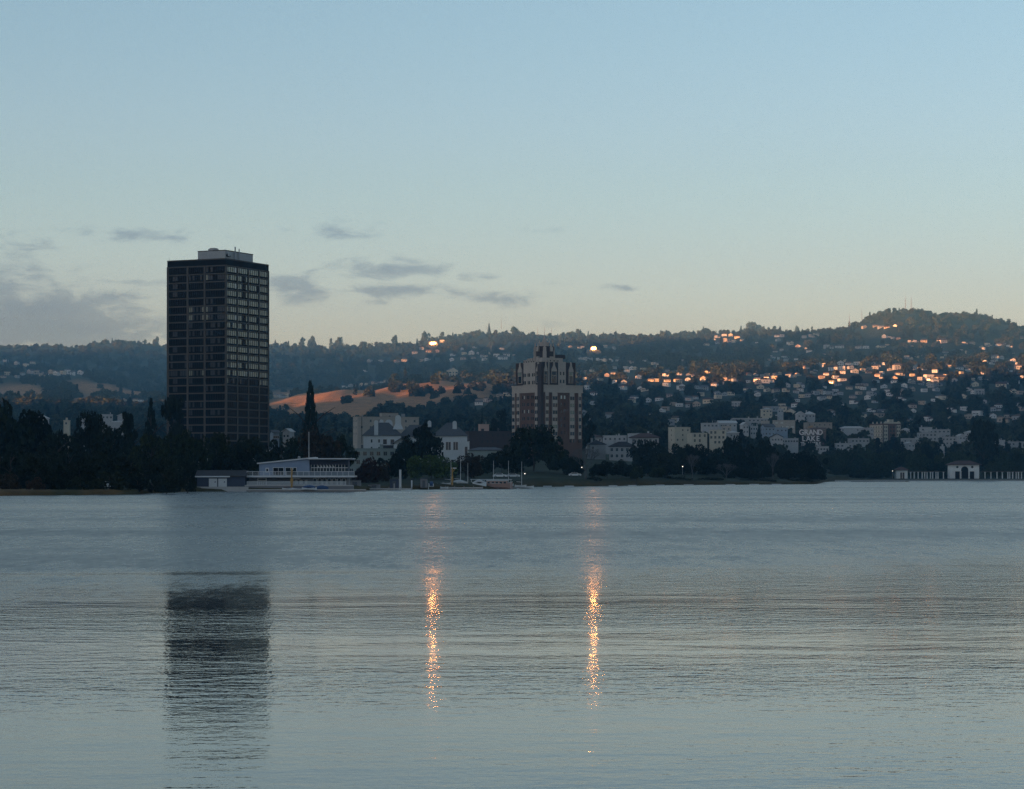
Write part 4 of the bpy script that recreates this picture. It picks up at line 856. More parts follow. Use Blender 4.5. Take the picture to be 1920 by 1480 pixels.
def theatre_sign():
    d = 1700.0; s = S(d); x0 = (1520 - CX) * s; zb = H + (CY - 838) * s
    STEEL = mat('sign_steel', (0.09, 0.05, 0.05), .7); LET = mat('sign_letter', (0.62, 0.58, 0.57), .6)
    T = thing('roof_sign', 'big open-frame roof sign reading GRAND LAKE THEATRE', 'sign', (x0, d, zb - 1.0))
    Z = lambda py: H + (CY - py) * s - (zb - 1.0)
    for px in (1503, 1512, 1521, 1530, 1539): 
        MB().box(-.12, .12, .35, .6, -9, Z(800 if px in (1512, 1521) else 805), STEEL).build('mast', T, ((px - 1520) * s, 0, 0))
    for py in (804.5, 816, 828, 836.5): MB().box(-8.6, 8.6 if py > 806 else 8.2, .3, .5, Z(py) - .1, Z(py) + .1, STEEL).build('rail', T)
    def line(txt, px0, px1, top, bot, m):
        n = len(txt); pitch = (px1 - px0) * s / n; hh = (bot - top) * s
        for i, ch in enumerate(txt):
            cu = bpy.data.curves.new('letter', 'FONT'); cu.body = ch; cu.align_x = 'CENTER'; cu.size = hh * 1.40; cu.extrude = .12; cu.offset = .10
            tmp = bpy.data.objects.new('tmp', cu); COL.objects.link(tmp)
            dg = bpy.context.evaluated_depsgraph_get(); me = bpy.data.meshes.new_from_object(tmp.evaluated_get(dg)); bpy.data.objects.remove(tmp)
            me.materials.clear(); me.materials.append(m)
            o = link('letter', me, T, ((px0 - 1520) * s + pitch * (i + .5), 0, Z(bot))); o.rotation_euler = (math.pi / 2, 0, 0)
            o.scale = (.92, 1, 1); tag(o, 'letter ' + ch + ' of the roof sign')
    line('GRAND', 1498.5, 1542.5, 805.5, 815.5, LET); line('LAKE', 1502.5, 1538, 817.5, 827.3, LET); line('THEATRE', 1501, 1540, 829.3, 836, LET)
    MB().prism([(-2.0, 0), (2.0, .5), (1.6, 1.9), (-1.4, 1.3)], -.1, .2, mat('sign_gold', (.30, .19, .10))).box(-.12, .12, .2, .4, -1.5, 1, STEEL).build('crest', T, ((1519.5 - 1520) * s, 0, Z(803)))
    q = MB(); a5 = [(1.5 * (1 if i % 2 == 0 else .42) * math.sin(i * math.pi / 5), 1.5 * (1 if i % 2 == 0 else .42) * math.cos(i * math.pi / 5)) for i in range(10)]
    q.prism(a5, 0, .15, STEEL); q.build('star', T, ((1543.5 - 1520) * s, .1, Z(832)))
theatre_sign()

# ================================================================== lakeside pavilion, colonnade and kiosk
PAV = mat('pavilion_white', (0.56, 0.58, 0.58), .8, .12, .4)
def arch(cx, hw, z0, zs, n=10):
    return [(cx + hw * math.cos(math.pi * i / n), zs + hw * math.sin(math.pi * i / n)) for i in range(n + 1)]
def pavilion():
    d = 1462.0; s = S(d); x0 = (1809 - CX) * s; z0 = H + (CY - 898.3) * s; Z = lambda py: H + (CY - py) * s - z0; U = lambda px: (px - 1809) * s
    T = thing('pavilion', 'white lakeside pavilion with tall central arch and brown tiled roof', 'pavilion', (x0, d, z0))
    hw, zt = U(1836), Z(872)
    # front wall pieces round the openings
    q = MB(); zs = Z(881.5); r = U(1816)
    q.box(-hw, U(1791), 0, .8, -1, zt, PAV).box(U(1800), -r, 0, .8, -1, zt, PAV).box(r, U(1818.5), 0, .8, -1, zt, PAV).box(U(1827), hw, 0, .8, -1, zt, PAV)
    q.box(U(1791), U(1800), 0, .8, Z(884), zt, PAV).box(U(1818.5), U(1827), 0, .8, Z(884), zt, PAV)
    a = arch(0, r, 0, zs); q.prism([(r, zt), (-r, zt)] + a[::-1], 0, .8, PAV)
    q.box(-hw, -hw + .8, .8, 9, -1, zt, PAV).box(hw - .8, hw, .8, 9, -1, zt, PAV).box(-hw, hw, 9, 9.6, -1, zt, GREYW); q.build('wall', T)
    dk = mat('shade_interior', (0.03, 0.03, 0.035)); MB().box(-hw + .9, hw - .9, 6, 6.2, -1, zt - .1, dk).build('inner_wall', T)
    MB().hip(-hw, hw, 0, 9.6, zt, Z(864.5) - zt, TILE, 1.3).build('roof', T)
    for sx in (-1, 1):
        MB().cyl((sx * U(1823), -.08, Z(876)), (sx * U(1823), .1, Z(876)), .75, .75, DARKROOF, 14).build('round_medallion', T)
        MB().box(sx * U(1822.5) - U(1813.5), sx * U(1822.5) + U(1813.5), -.15, 0, Z(884) - .05, Z(884) + .3, PAV).build('cornice', T)
        for k in (-1, 1): MB().cyl((0, 0, -.5), (0, 0, Z(884)), .32, .27, PAV, 10).box(-.45, .45, -.45, .45, Z(884) - .3, Z(884) - .06, PAV).build('column', T, (sx * U(1822.7) + k * U(1815.2), -.5, 0))
    MB().box(-hw - 1, hw + 1, -1.8, 0, -1.2, 0, GREYW).build('step', T)
    k0 = thing('kiosk', 'small white kiosk with tiled pyramid roof left of the colonnade', 'kiosk', ((1691 - CX) * S(1452), 1452, H + (CY - 898.6) * S(1452)))
    s = S(1452); a_, hh = 10.8 * s, 16.5 * s
    MB().box(-a_, -3 * s, 0, .6, -1, hh, PAV).box(5 * s, a_, 0, .6, -1, hh, PAV).box(-3 * s, 5 * s, 0, .6, 12.5 * s, hh, PAV).box(-a_, -a_ + .5, .6, 6, -1, hh, PAV).box(a_ - .5, a_, .6, 6, -1, hh, PAV).box(-a_, a_, 5.6, 6.1, -1, hh, GREYW).build('wall', k0)
    MB().hip(-a_, a_, 0, 6.1, hh, 6 * s, TILE, 1.1).build('roof', k0); MB().box(-3 * s, 5 * s, .3, .4, 0, 12.5 * s, G_NEUT).box(.6 * s, 1.3 * s, .2, .3, 0, 12.5 * s, PAV).build('door', k0)
    def colonnade(name, label, pxs, d):
        s = S(d); o = thing(name, label, 'colonnade', ((pxs[0] - CX) * s, d, H + (CY - 898.4) * s))
        m = MB().cyl((0, 0, -1), (0, 0, 12.6 * s), .36, .30, PAV, 10).box(-.5, .5, -.5, .5, -1, .25, PAV).box(-.48, .48, -.48, .48, 12.4 * s, 13.2 * s, PAV).mesh('column')
        for i, px in enumerate(pxs): link('column', m, o, ((px - pxs[0]) * s, (i % 2) * 1.2, 0)); link('column', m, o, ((px - pxs[0]) * s + 1.0, 5.5, 0))
        TIMB = mat('pergola_timber', (0.07, 0.055, 0.045)); L_ = (pxs[-1] - pxs[0]) * s
        MB().box(-1, L_ + 1.5, .1, .6, 13.2 * s, 14.3 * s, TIMB).build('beam', o); MB().box(-1, L_ + 1.5, 5.2, 5.7, 13.2 * s, 14.3 * s, TIMB).build('beam', o)
        mm = MB().box(-.1, .1, -1, 7, 14.3 * s, 15.0 * s, TIMB).mesh('rafter')
        for k in range(int(L_ / 1.5)): link('rafter', mm, o, (k * 1.5, 0, 0))
    colonnade('colonnade', 'white column pergola between the kiosk and the pavilion', [1707.5, 1714.5, 1721.5, 1729.5, 1734, 1738.7, 1744.5, 1749, 1755, 1759, 1769], 1462)
    colonnade('colonnade', 'white column pergola running right from the pavilion out of the picture', [1847, 1858.5, 1869.5, 1880, 1890, 1894, 1899, 1906, 1910, 1916, 1926], 1466)
    q = MB(); prev = None
    pts = [(p, float(shore(p)) - 1.5) for p in range(1556, 2000, 22)]
    for i in range(len(pts) - 1):
        (p0, d0), (p1, d1) = pts[i], pts[i + 1]; xa, xb = (p0 - CX) / F * d0, (p1 - CX) / F * d1
        q.poly([(xa, d0, -1), (xb, d1, -1), (xb, d1, .85), (xa, d0, .85), (xa, d0 + 2.5, .85), (xb, d1 + 2.5, .85)], [(0, 1, 2, 3), (3, 2, 5, 4)], GREYW)
    tag(q.build('seawall'), 'low grey stone seawall along the shore below the colonnade', 'seawall')
pavilion()

# ================================================================== boathouse and its docks
SIDING = mat('blue_grey_siding', (0.20, 0.25, 0.34), .8, .12, .5); NAVY = mat('navy_siding', (0.045, 0.055, 0.085), .8, .12, .5); TRIM = mat('white_trim', (0.52, 0.52, 0.53), .7, .08, .5)
FASCIA = mat('deck_fascia', (0.40, 0.38, 0.37), .8, .15, .5); WALLG = mat('grey_block_wall', (0.17, 0.17, 0.18), .85, .15, .5); WOODY = mat('weathered_deck', (0.20, 0.18, 0.165), .9, .2, .7); YELLOW = mat('crane_ochre', (0.34, 0.20, 0.06), .7, .2, .7)
BLUEH = mat('boat_blue', (0.035, 0.075, 0.17), .5, .1, .6); WHITEH = mat('boat_white', (0.58, 0.60, 0.62), .5, .1, .6); TARP = mat('blue_tarp', (0.04, 0.085, 0.19), .6, .15, .8); PINKB = mat('boat_pink', (0.34, 0.22, 0.19), .7, .15, .6); CANV = mat('boat_cover', (0.45, 0.47, 0.48), .8, .15, .6)
def boathouse():
    d = 556.0; s = S(d); x0 = (480 - CX) * s; z0 = 1.05
    U = lambda px: (px - 480) * s
    Z = lambda py: H + (CY - py) * s - z0
    zx = lambda v: 350 + v / 5.818
    zy = lambda v: 800 + v / 5.818
    T = thing('boathouse', 'blue-grey two storey boathouse with balcony and slanting roof', 'boathouse', (x0, d, z0))
    a, b_, c_ = zx(780), zx(1330), zx(1750)
    zd = Z(zy(552))                                                  # deck underside
    MB().prism([(U(a), Z(zy(535))), (U(b_), Z(zy(535))), (U(b_), Z(zy(350))), (U(a), Z(zy(410)))], 2.4, 9.5, SIDING).build('upper_wall', T)
    MB().prism([(U(a) - .5, Z(zy(408))), (U(b_) + 1.4, Z(zy(345))), (U(b_) + 1.4, Z(zy(345)) + .28), (U(a) - .5, Z(zy(408)) + .28)], 1.9, 10, TRIM).build('sloping_roof', T)
    MB().box(U(b_), U(c_), 3.4, 9.5, Z(zy(535)), Z(zy(352)), NAVY).build('glazed_hall', T)
    MB().box(U(zx(1318)), U(zx(1812)), 1.0, 10, Z(zy(356)), Z(zy(345)), TRIM).box(U(zx(1340)), U(zx(1800)), 1.2, 9.8, Z(zy(356)) - .18, Z(zy(356)), WALLG).build('hall_roof', T)
    n = 12; g = U(zx(1345)); st = (U(zx(1748)) - g) / n
    for k in range(n):
        MB().box(.05, st - .05, 0, .1, Z(zy(488)), Z(zy(452)), G_MID).box(.05, st - .05, 0, .1, Z(zy(446)), Z(zy(420)), G_NEUT).box(-.05, .05, -.06, .12, Z(zy(490)), Z(zy(416)), TRIM).box(0, st, -.05, .1, Z(zy(452)), Z(zy(446)), TRIM).build('window', T, (g + k * st, 3.26, 0))
        if 2 <= k <= 7: MB().prism([(0, 0), (st * .5, .0), (st * .25, .55)], -.05, .02, TRIM).build('pennant', T, (g + k * st + .1, 3.15, Z(zy(446))))
    def bigwin(x1, x2, y1, y2, y=2.4, m=G_DARK):
        q = MB().box(U(zx(x1)) - .12, U(zx(x2)) + .12, y - .08, y + .05, Z(zy(y2)), Z(zy(y1)) + .12, TRIM).box(U(zx(x1)), U(zx(x2)), y - .12, y, Z(zy(y2)) + .05, Z(zy(y1)), m)
        q.box((U(zx(x1)) + U(zx(x2))) / 2 - .04, (U(zx(x1)) + U(zx(x2))) / 2 + .04, y - .15, y, Z(zy(y2)), Z(zy(y1)), TRIM); q.build('window', T)
    bigwin(935, 1045, 450, 530); bigwin(1070, 1185, 450, 530)
    q = MB().box(U(zx(848)), U(zx(887)), 2.3, 2.45, Z(zy(500)), Z(zy(450)), TRIM).box(U(zx(858)), U(zx(877)), 2.26, 2.4, Z(zy(488)), Z(zy(462)), G_DARK); q.build('window', T)
    MB().box(0, .5, 0, .5, 0, .8, TRIM).box(.12, .38, -.02, .52, .15, .65, DARKSTEEL).build('roof_vent', T, (U(zx(1197)), 4, Z(zy(362))))
    # deck with fascia and railing
    D0, D1 = U(zx(655)), U(zx(1830))
    MB().box(D0, D1, 0, 9.5, zd, Z(zy(535)), FASCIA).box(D0, D1, -.06, 0, zd - .05, Z(zy(536)), TRIM).build('deck', T)
    rail = MB().box(D0, D1, -.03, .05, Z(zy(494)), Z(zy(489)), TRIM); rail.build('top_rail', T)
    xs = np.linspace(D0, D1 - .1, 20)
    pm = MB().box(0, .1, -.02, .08, Z(zy(535)), Z(zy(490)), TRIM).mesh('rail_post')
    for x in xs: link('rail_post', pm, T, (float(x), 0, 0))
    MB().box(U(zx(1190)), D1, .0, .03, Z(zy(534)), Z(zy(496)), mat('rail_screen', (0.16, 0.19, 0.22))).build('rail_screen', T)
    for k in range(4): MB().box(D0, U(zx(1190)), .01, .03, Z(zy(531 - k * 9)), Z(zy(531 - k * 9)) + .04, TRIM).build('rail_wire', T)
    # ground floor
    MB().box(U(zx(668)), U(zx(1750)), 2.2, 9.5, -1, zd, WALLG).build('lower_wall', T)
    MB().box(U(zx(668)), U(zx(1160)), 2.1, 2.2, 0, zd, mat('lower_panel', (0.11, 0.115, 0.13))).build('lower_panel', T)
    q = MB().box(U(zx(763)), U(zx(862)), 1.95, 2.12, 0, Z(zy(562)), TRIM)
    for k in range(4): q.box(U(zx(772 + k * 22)), U(zx(787 + k * 22)), 1.92, 2.0, .3, Z(zy(592)), G_MID)
    q.box(U(zx(772)), U(zx(853)), 1.92, 2.0, Z(zy(584)), Z(zy(568)), G_MID); q.build('entrance_door', T)
    for k in range(5): MB().box(0, .5, 0, .1, 0, 1.05, TRIM).box(.06, .44, -.03, .05, .08, .97, G_NEUT if k % 2 else G_WHITE).build('window', T, (U(zx(1172)) + k * .62, 2.12, Z(zy(630))))
    MB().box(U(zx(1160)), U(zx(1240)), .6, 2.2, Z(zy(572)), Z(zy(566)), CANV).build('awning', T)
    for k in range(7):
        cxk = U(zx(1390 + k * 53)); hw = U(zx(20)) - U(zx(0)); zs = Z(zy(582))
        ar = arch(0, hw, 0, zs, 8); ai = arch(0, hw - .09, 0, zs, 8)
        q = MB()
        for i in range(8): q.prism([ar[i], ar[i + 1], ai[i + 1], ai[i]], -.08, .05, TRIM)
        q.box(-hw, -hw + .09, -.08, .05, .1, zs, TRIM).box(hw - .09, hw, -.08, .05, .1, zs, TRIM).prism([(hw - .09, .1)] + ai + [(-hw + .09, .1)], -.02, .04, G_NEUT); q.build('arched_window', T, (cxk, 2.12, 0))
    # flag pole on the roof
    f = thing('flagpole', 'tall white flagpole rising from the boathouse roof', 'flagpole', (x0 + U(576.5), d + 4, z0 + Z(zy(352))))
    MB().cyl((0, 0, -2.6), (0, 0, 50 * s), .10, .05, TRIM, 8).build('pole', f); MB().cyl((0, 0, 50 * s), (0, 0, 50 * s + .18), .1, .02, TRIM, 8).build('finial', f)
    # shed
    Sx = thing('boat_shed', 'low dark boat shed with two white doors left of the boathouse', 'shed', (x0, d - 2, z0))
    e0, e1 = U(zx(125)), U(zx(645)); ze = Z(zy(548))
    MB().box(e0, e1, 0, 7, -1, ze, NAVY).build('wall', Sx); MB().gable(e0, e1, 0, 7, ze - .02, Z(zy(485)) - ze, DARKROOF, .45, 'x').build('roof', Sx)
    MB().prism([(0, ze), (7, ze), (3.5, Z(zy(485)) - .05)], -e1 + .02, -e0 - .02, NAVY).build('gable_wall', Sx).rotation_euler = (0, 0, math.pi / 2)
    MB().box(e0 - .4, U(zx(485)), -.62, -.50, ze - .12, ze + .18, TRIM).build('gutter', Sx)
    for p0, p1 in ((255, 345), (357, 450)):
        dr_ = MB().box(U(zx(p0)), U(zx(p1)), -.14, -.02, Z(zy(668)), Z(zy(568)), TRIM).build('door', Sx); MB().prism([(0, 0), (.42, 0), (.3, .32), (.12, .2)], -.03, .0, NAVY).build('emblem', dr_, (U(zx(p0)) + 1.25, -.15, Z(zy(610))))
        for k in range(1, 4): MB().box(U(zx(p0)), U(zx(p1)), -.155, -.13, Z(zy(668)) + k * .55, Z(zy(668)) + k * .55 + .025, CANV).build('panel_joint', dr_)
    MB().box(U(zx(262)), U(zx(328)), -1.2, -.4, -.9, Z(zy(672)), GREYW).box(U(zx(262)), U(zx(275)), -1.25, -.4, -.9, Z(zy(674)), TRIM).box(U(zx(318)), U(zx(328)), -1.25, -.4, -.9, Z(zy(674)), TRIM).build('stair', Sx)
    # quay edge
    for lb, p0, p1, dd, zz, m in (('long pale quay edge at the water in front of the boat shed', 362, 470, d - 6, 1.12, FASCIA), ('dark terrace wall in front of the boathouse', 462, 664, d - 3.5, 1.5, WALLG), ('grey floating dock in front of the boathouse', 470, 690, d - 9, .55, WOODY)):
        o = thing('quay' if 'quay' in lb else 'terrace_wall' if 'terrace' in lb else 'floating_dock', lb, 'quay' if 'quay' in lb else 'wall' if 'terrace' in lb else 'dock', (x0, dd, 0)); q = MB().box(U(p0), U(p1), 0, 2.4, -1, zz, m); q.build('body', o)
        MB().box(U(p0), U(p1), -.08, .1, zz - .22, zz + .02, FASCIA).build('edge_board', o)
    F_ = thing('fence', 'pale slat fence along the boathouse terrace', 'fence', (x0, d - 1.4, 1.4)); nslat = 150
    sl_ = MB().box(0, .09, 0, .04, 0, 1.0, CANV).mesh('slat')
    for k in range(nslat): link('slat', sl_, F_, (U(zx(662)) + k * (U(zx(1745)) - U(zx(662))) / nslat, 0, 0))
    MB().box(U(zx(662)), U(zx(1748)), .04, .09, .85, .93, TRIM).build('fence_rail', F_); MB().box(U(zx(662)), U(zx(1748)), .04, .09, .1, .18, TRIM).build('fence_rail', F_)
    def crane(label, px, top, base, dd, armpx):
        s2 = S(dd); o = thing('boat_crane', label, 'crane', ((px - CX) * s2, dd, H + (CY - base) * s2)); h = (base - top) * s2
        MB().box(-.22, .22, -.22, .22, -1, h * .55, YELLOW).box(-.16, .16, -.16, .16, h * .55, h, YELLOW).build('post', o); MB().box(-.3, armpx * s2, -.15, .15, h - .32, h, CANV).prism([(0, h - 1.3), (.2, h - 1.3), (armpx * s2 * .7, h - .3), (armpx * s2 * .5, h - .3)], -.08, .08, YELLOW).build('arm', o)
        MB().box(-.32, .32, -.32, .32, h * .3, h * .48, YELLOW).build('winch', o)
    crane('ochre boat crane standing before the boathouse', 547, 878, 918, d - 5, 3)
    crane('yellow hoist with pale arm on the sailing dock', 848, 877, 914, 640, 8)
boathouse()

def hull(name, label, px, py, lpx, d, hm, trim, cover=None, mast=None, group=None, rz=0.0, hgt=None):
    s = S(d); L_ = lpx * s; B = L_ * .30; hh = hgt or max(.45, L_ * .16)
    o = thing(name, label, 'boat', ((px - CX) * s, d, H + (CY - py) * s), rz, group)
    q = MB(); n = 12; R_ = []
    for i in range(n + 1):
        t_ = i / n; x = -L_ / 2 + L_ * t_; w = B / 2 * (math.sin(math.pi * min(1, .18 + t_ * .82)) ** .7 if t_ < 1 else 0) ; zt_ = hh * (1 + .35 * (2 * t_ - 1) ** 2)
        R_.append([(x, -w, zt_), (x, -w * .75, hh * .35), (x, 0, 0), (x, w * .75, hh * .35), (x, w, zt_)])
    pts = [p for r in R_ for p in r]; fs = []
    for i in range(n):
        for j in range(4): a = i * 5 + j; fs.append((a, a + 5, a + 6, a + 1))
    fs.append((0, 1, 2, 3, 4)); q.poly(pts, fs, hm); q.build('hull', o)
    q = MB(); q.poly([(r[0][0], r[0][1] * .9, r[0][2] - .12) for r in R_] + [(r[4][0], r[4][1] * .9, r[4][2] - .12) for r in R_], [(i, i + 1, n + 2 + i, n + 1 + i) for i in range(n)], trim); q.build('deck', o)
    q = MB()
    for sgn in (0, 4):
        for i in range(n): p, p2 = Vector(R_[i][sgn]), Vector(R_[i + 1][sgn]); q.cyl(p, p2, .06, .06, trim, 4)
    q.build('gunwale', o)
    if cover:
        q = MB()
        for i in range(7): t_ = i / 7; q.cyl((-L_ * .38 + L_ * .76 * t_, 0, hh * 1.1 + math.sin(math.pi * (t_ + .04)) * hh * .5), (-L_ * .38 + L_ * .76 * (t_ + 1 / 7), 0, hh * 1.1 + math.sin(math.pi * min(1, t_ + 1 / 7 + .0)) * hh * .5), B * .3, B * .3, cover, 7)
        q.build('cover', o)
    if mast:
        MB().cyl((0, 0, hh * .4), (0, 0, mast * s), .075, .05, TRIM, 6).build('mast', o, (L_ * .1, 0, 0)); MB().cyl((0, 0, 0), (-L_ * .45, 0, .15), .05, .05, TRIM, 6).build('boom', o, (L_ * .1, 0, hh + .9))
    return o
hull('rowing_boat', 'white and dark rowing boat leftmost at the boathouse dock', 539, 919, 20, 549, WHITEH, NAVY, rz=.2)
hull('rowing_boat', 'white rowing boat with blue inside at the foot of the ochre crane', 562, 920, 26, 547.5, WHITEH, BLUEH, rz=.12)
hull('rowing_boat', 'blue trimmed white boat second right of the ochre crane', 580, 919.5, 28, 546.6, WHITEH, BLUEH, BLUEH, rz=.05)
hull('dinghy', 'blue dinghy with cover at the right of the rowing boats', 604, 918.5, 24, 549, BLUEH, TARP, TARP, rz=-.08)
hull('sailboat', 'bare-masted sailboat left of the yellow hoist', 843, 910, 26, 648, WHITEH, CANV, None, 46)
hull('sailboat', 'tall-masted sailboat just right of the yellow hoist', 861, 909, 26, 652, WHITEH, CANV, CANV, 50, rz=.2)
hull('sailboat', 'sailboat moored left of the covered pink boat', 875, 914, 22, 646, CANV, WOODY, None, 46, rz=-.1)
hull('sailboat', 'sailboat mast rising behind the covered pink boat', 923, 912, 24, 664, CANV, WOODY, None, 48)
hull('sailboat', 'sailboat mast at the right end of the covered pink boat', 951, 912, 24, 666, CANV, WOODY, None, 48)
hull('sailboat', 'rightmost bare-masted sailboat of the sailing dock', 976, 914, 22, 650, WHITEH, CANV, None, 48)
hull('motor_boat', 'small white boat moored low in front of the yellow hoist', 833, 917, 15, 630, WHITEH, CANV)
hull('motor_boat', 'white boat with bulky cover left of the pink boat', 899, 915, 26, 648, WHITEH, WHITEH, CANV, hgt=1.2)
hull('motor_boat', 'low white boat moored right of the rightmost sailboat', 988, 916.5, 26, 652, WHITEH, CANV)
def cabin_boat():
    d = 650.0; s = S(d); o = hull('cabin_boat', 'large pinkish boat under a long canopy at the sailing dock', 934, 917, 54, d, PINKB, CANV, hgt=1.5)
    MB().box(-3.2, 2.6, -1.1, 1.1, 1.3, 2.2, PINKB).box(-3.3, 2.7, -1.2, 1.2, 2.2, 2.45, CANV).build('cabin', o); q = MB()
    for k in range(5): q.box(-2.9 + k * 1.1, -2.2 + k * 1.1, -1.13, -1.08, 1.5, 2.0, G_NEUT)
    q.build('cabin_window', o)
    c = thing('boat_canopy', 'long thin canopy roof on posts over the pinkish boat', 'canopy', ((921 - CX) * s, d + 1.5, .6)); w = 39 * s
    MB().box(-w, w, -2, 2, 1.95, 2.1, CANV).build('roof', c)
    for x in (-w + .3, -w / 3, w / 3, w - .3): MB().box(-.06, .06, -.06, .06, -1.2, 1.95, TRIM).build('post', c, (x, -1.8, 0))
cabin_boat()
def dock(label, px0, px1, py, d, m=WOODY, h=.55, wd=2.5, cat='dock', name='dock', planks=True):
    s = S(d); o = thing(name, label, cat, ((px0 - CX) * s, d, 0)); w = (px1 - px0) * s
    MB().box(0, w, 0, wd, h - .25, h - .05, m).box(0, w, -.05, .1, h - .35, h, FASCIA if m is WOODY else m).build('frame', o)
    n = max(2, int(w / 2.5)); pm = MB().cyl((0, 0, -1.5), (0, 0, h + .35), .12, .11, WOODY, 7).mesh('pile')
    for k in range(n + 1): link('pile', pm, o, (w * k / n, wd * .5 if k % 2 else .15, 0))
    if planks:
        nb = min(120, int(w / .3)); bm_ = MB().box(0, w / nb - .03, .1, wd, -.05, 0, m).mesh('plank')
        for k in range(nb): link('plank', bm_, o, (w * k / nb, 0, h))
    return o
dock('wooden dock running right from the boathouse to the tall white post', 664, 772, 920, 590)
dock('wooden dock in front of the willows with the yellow hoist', 765, 905, 918, 634)
dock('dark dock below the covered pink boat and sailboats', 880, 985, 917, 656)
def post(name, label, px, top, base, d, r, m=TRIM, cap=True, cat='post', group=None):
    s = S(d); o = thing(name, label, cat, ((px - CX) * s, d, H + (CY - base) * s), 0, group); h = (base - top) * s
    MB().cyl((0, 0, -1.5), (0, 0, h), r, r * .9, m, 8).build('shaft', o); MB().cyl((0, 0, h), (0, 0, h + .15), r * 1.25, r * .6, m, 8).build('cap', o); return o
post('dock_pile', 'tall thick pale post on the dock before the dark bush', 750.5, 882, 916, 600, .30)
post('dock_post', 'short white post on the dock right of the tall pale post', 772, 902, 916, 612, .2)
post('dock_post', 'thin white post at the left of the tall pale post', 739, 908, 916, 598, .08)
post('dock_post', 'thin white post between grey box and blue tarped boat', 803.5, 907, 916, 622, .08)
post('street_lamp', 'thin lamp post behind the boat shed roof', 434.5, 868, 905, 600, .06, METAL, cat='lamp post')
post('street_lamp', 'thin lamp post with small head in trees left of the shed', 389, 846, 900, 612, .06, METAL, cat='lamp post')
for lb, px0, px1, top, d, m in (('grey equipment shed right of the boathouse balcony', 654, 676, 901, 585, WALLG), ('low grey container on the dock right of the equipment shed', 690, 712, 909, 592, WALLG), ('dark gate shed left of the tall pale post', 731, 747, 899, 606, NAVY), ('grey locker box on the dock left of the blue tarped boat', 788, 801, 898, 626, WALLG)):
    s = S(d); o = thing('dock_shed', lb, 'shed', ((px0 - CX) * s, d + .3, .5)); w = (px1 - px0) * s; h = H + (CY - top) * s - .5
    MB().box(0, w, 0, 2, 0, h, m).build('wall', o); MB().box(-.1, w + .1, -.15, 2.1, h, h + .1, SLATE).build('roof', o); MB().box(w * .3, w * .7, -.04, .02, .05, h * .8, SLATE).build('door', o)
o = hull('dinghy', 'dinghy under a bright blue tarp standing on the dock', 809, 913, 9, 628, WHITEH, TARP, TARP, hgt=.7); MB().cyl((-.4, 0, .8), (.4, 0, .8), .62, .62, TARP, 9).build('tarp', o)
for lb, px, py, l_ in (('overturned pale hull on the dock left of the grey locker', 780, 915, 12), ('long pale kayak lying on the dock under the yellow hoist', 832, 909, 26), ('pale kayak lying right of the yellow hoist', 866, 907, 20)): hull('kayak', lb, px, py, l_, 640, CANV, WHITEH, hgt=.35)
# floating boom sections off the lawn shore
for k, (a, b_, py, d) in enumerate([(1018,1034,911.2,770),(1058,1075,911.2,775),(1140,1156,910.5,795),(1176,1192,910.3,820),(1228,1244,910,850),(1280,1298,909.8,875),(1358,1376,909.5,900),(1402,1420,909.3,915),(1444,1462,909,925)]):
    s = S(d); o = thing('floating_boom', 'short pale floating boom, ' + ['first','second','third','fourth','fifth','sixth','seventh','eighth','last'][k] + ' in the line counted from the sailboats', 'boom', ((a - CX) * s, d - 6, 0), 0, 'floating booms off the lawn shore'); MB().cyl((0, 0, .12), ((b_ - a) * s, 0, .12), .22, .22, CANV, 7).build('float', o); MB().cyl((-.2, 0, .12), (0, 0, .12), .08, .2, WOODY, 7).build('end_cap', o)
s = S(1290.0); o = thing('log_boom', 'thin dark floating log line in the water left of the kiosk', 'boom', ((1596 - CX) * s, 1290, 0)); 
for k in range(8): MB().cyl((0, 0, .05), (3.9, .15 * (k % 3), .05), .2, .16, DARKROOF, 6).build('log', o, (k * 4.0, 0, 0))
MB().box(0, 1.6, 0, 1, 0, .7, WOODY).build('float_box', o, (30, 0, 0))
# parked cars glimpsed under the shore trees
def car(label, px, d, m, rz=0.0):
    x = (px - CX) / F * d; o = thing('parked_car', label, 'car', (x, d, tz(x, d)), rz)
    MB().prism([(-2.2, .3), (2.2, .3), (2.25, .75), (2.0, .95), (1.2, 1.0), (.7, 1.42), (-1.0, 1.45), (-1.7, 1.0), (-2.2, .9)], -.85, .85, m).build('body', o)
    MB().prism([(1.0, 1.0), (.62, 1.36), (-.95, 1.38), (-1.5, 1.0)], -.87, .87, G_NEUT).build('windows', o)
    wmh = MB().cyl((0, -.9, .32), (0, -.7, .32), .33, .33, DARKROOF, 12).cyl((0, -.93, .32), (0, -.9, .32), .18, .18, METAL, 10).mesh('wheel')
    for x_ in (-1.35, 1.4): link('wheel', wmh, o, (x_, 0, 0)); link('wheel', wmh, o, (x_, 0, 0), 0, (1, -1, 1))
    for y_ in (-.6, .6): MB().box(2.18, 2.28, y_ - .18, y_ + .18, .62, .78, WHITEH).build('headlight', o)
car('white car parked under the wide tree below the brick tower', 937, 750, WHITEH)
car('pale car parked right of the white car below the brick tower', 962, 752, CANV)
car('white car seen under trees left of the large bare tree', 1078, 835, WHITEH)
car('dim white car in the gap of the left shore trees', 205, 500, CANV, .1)
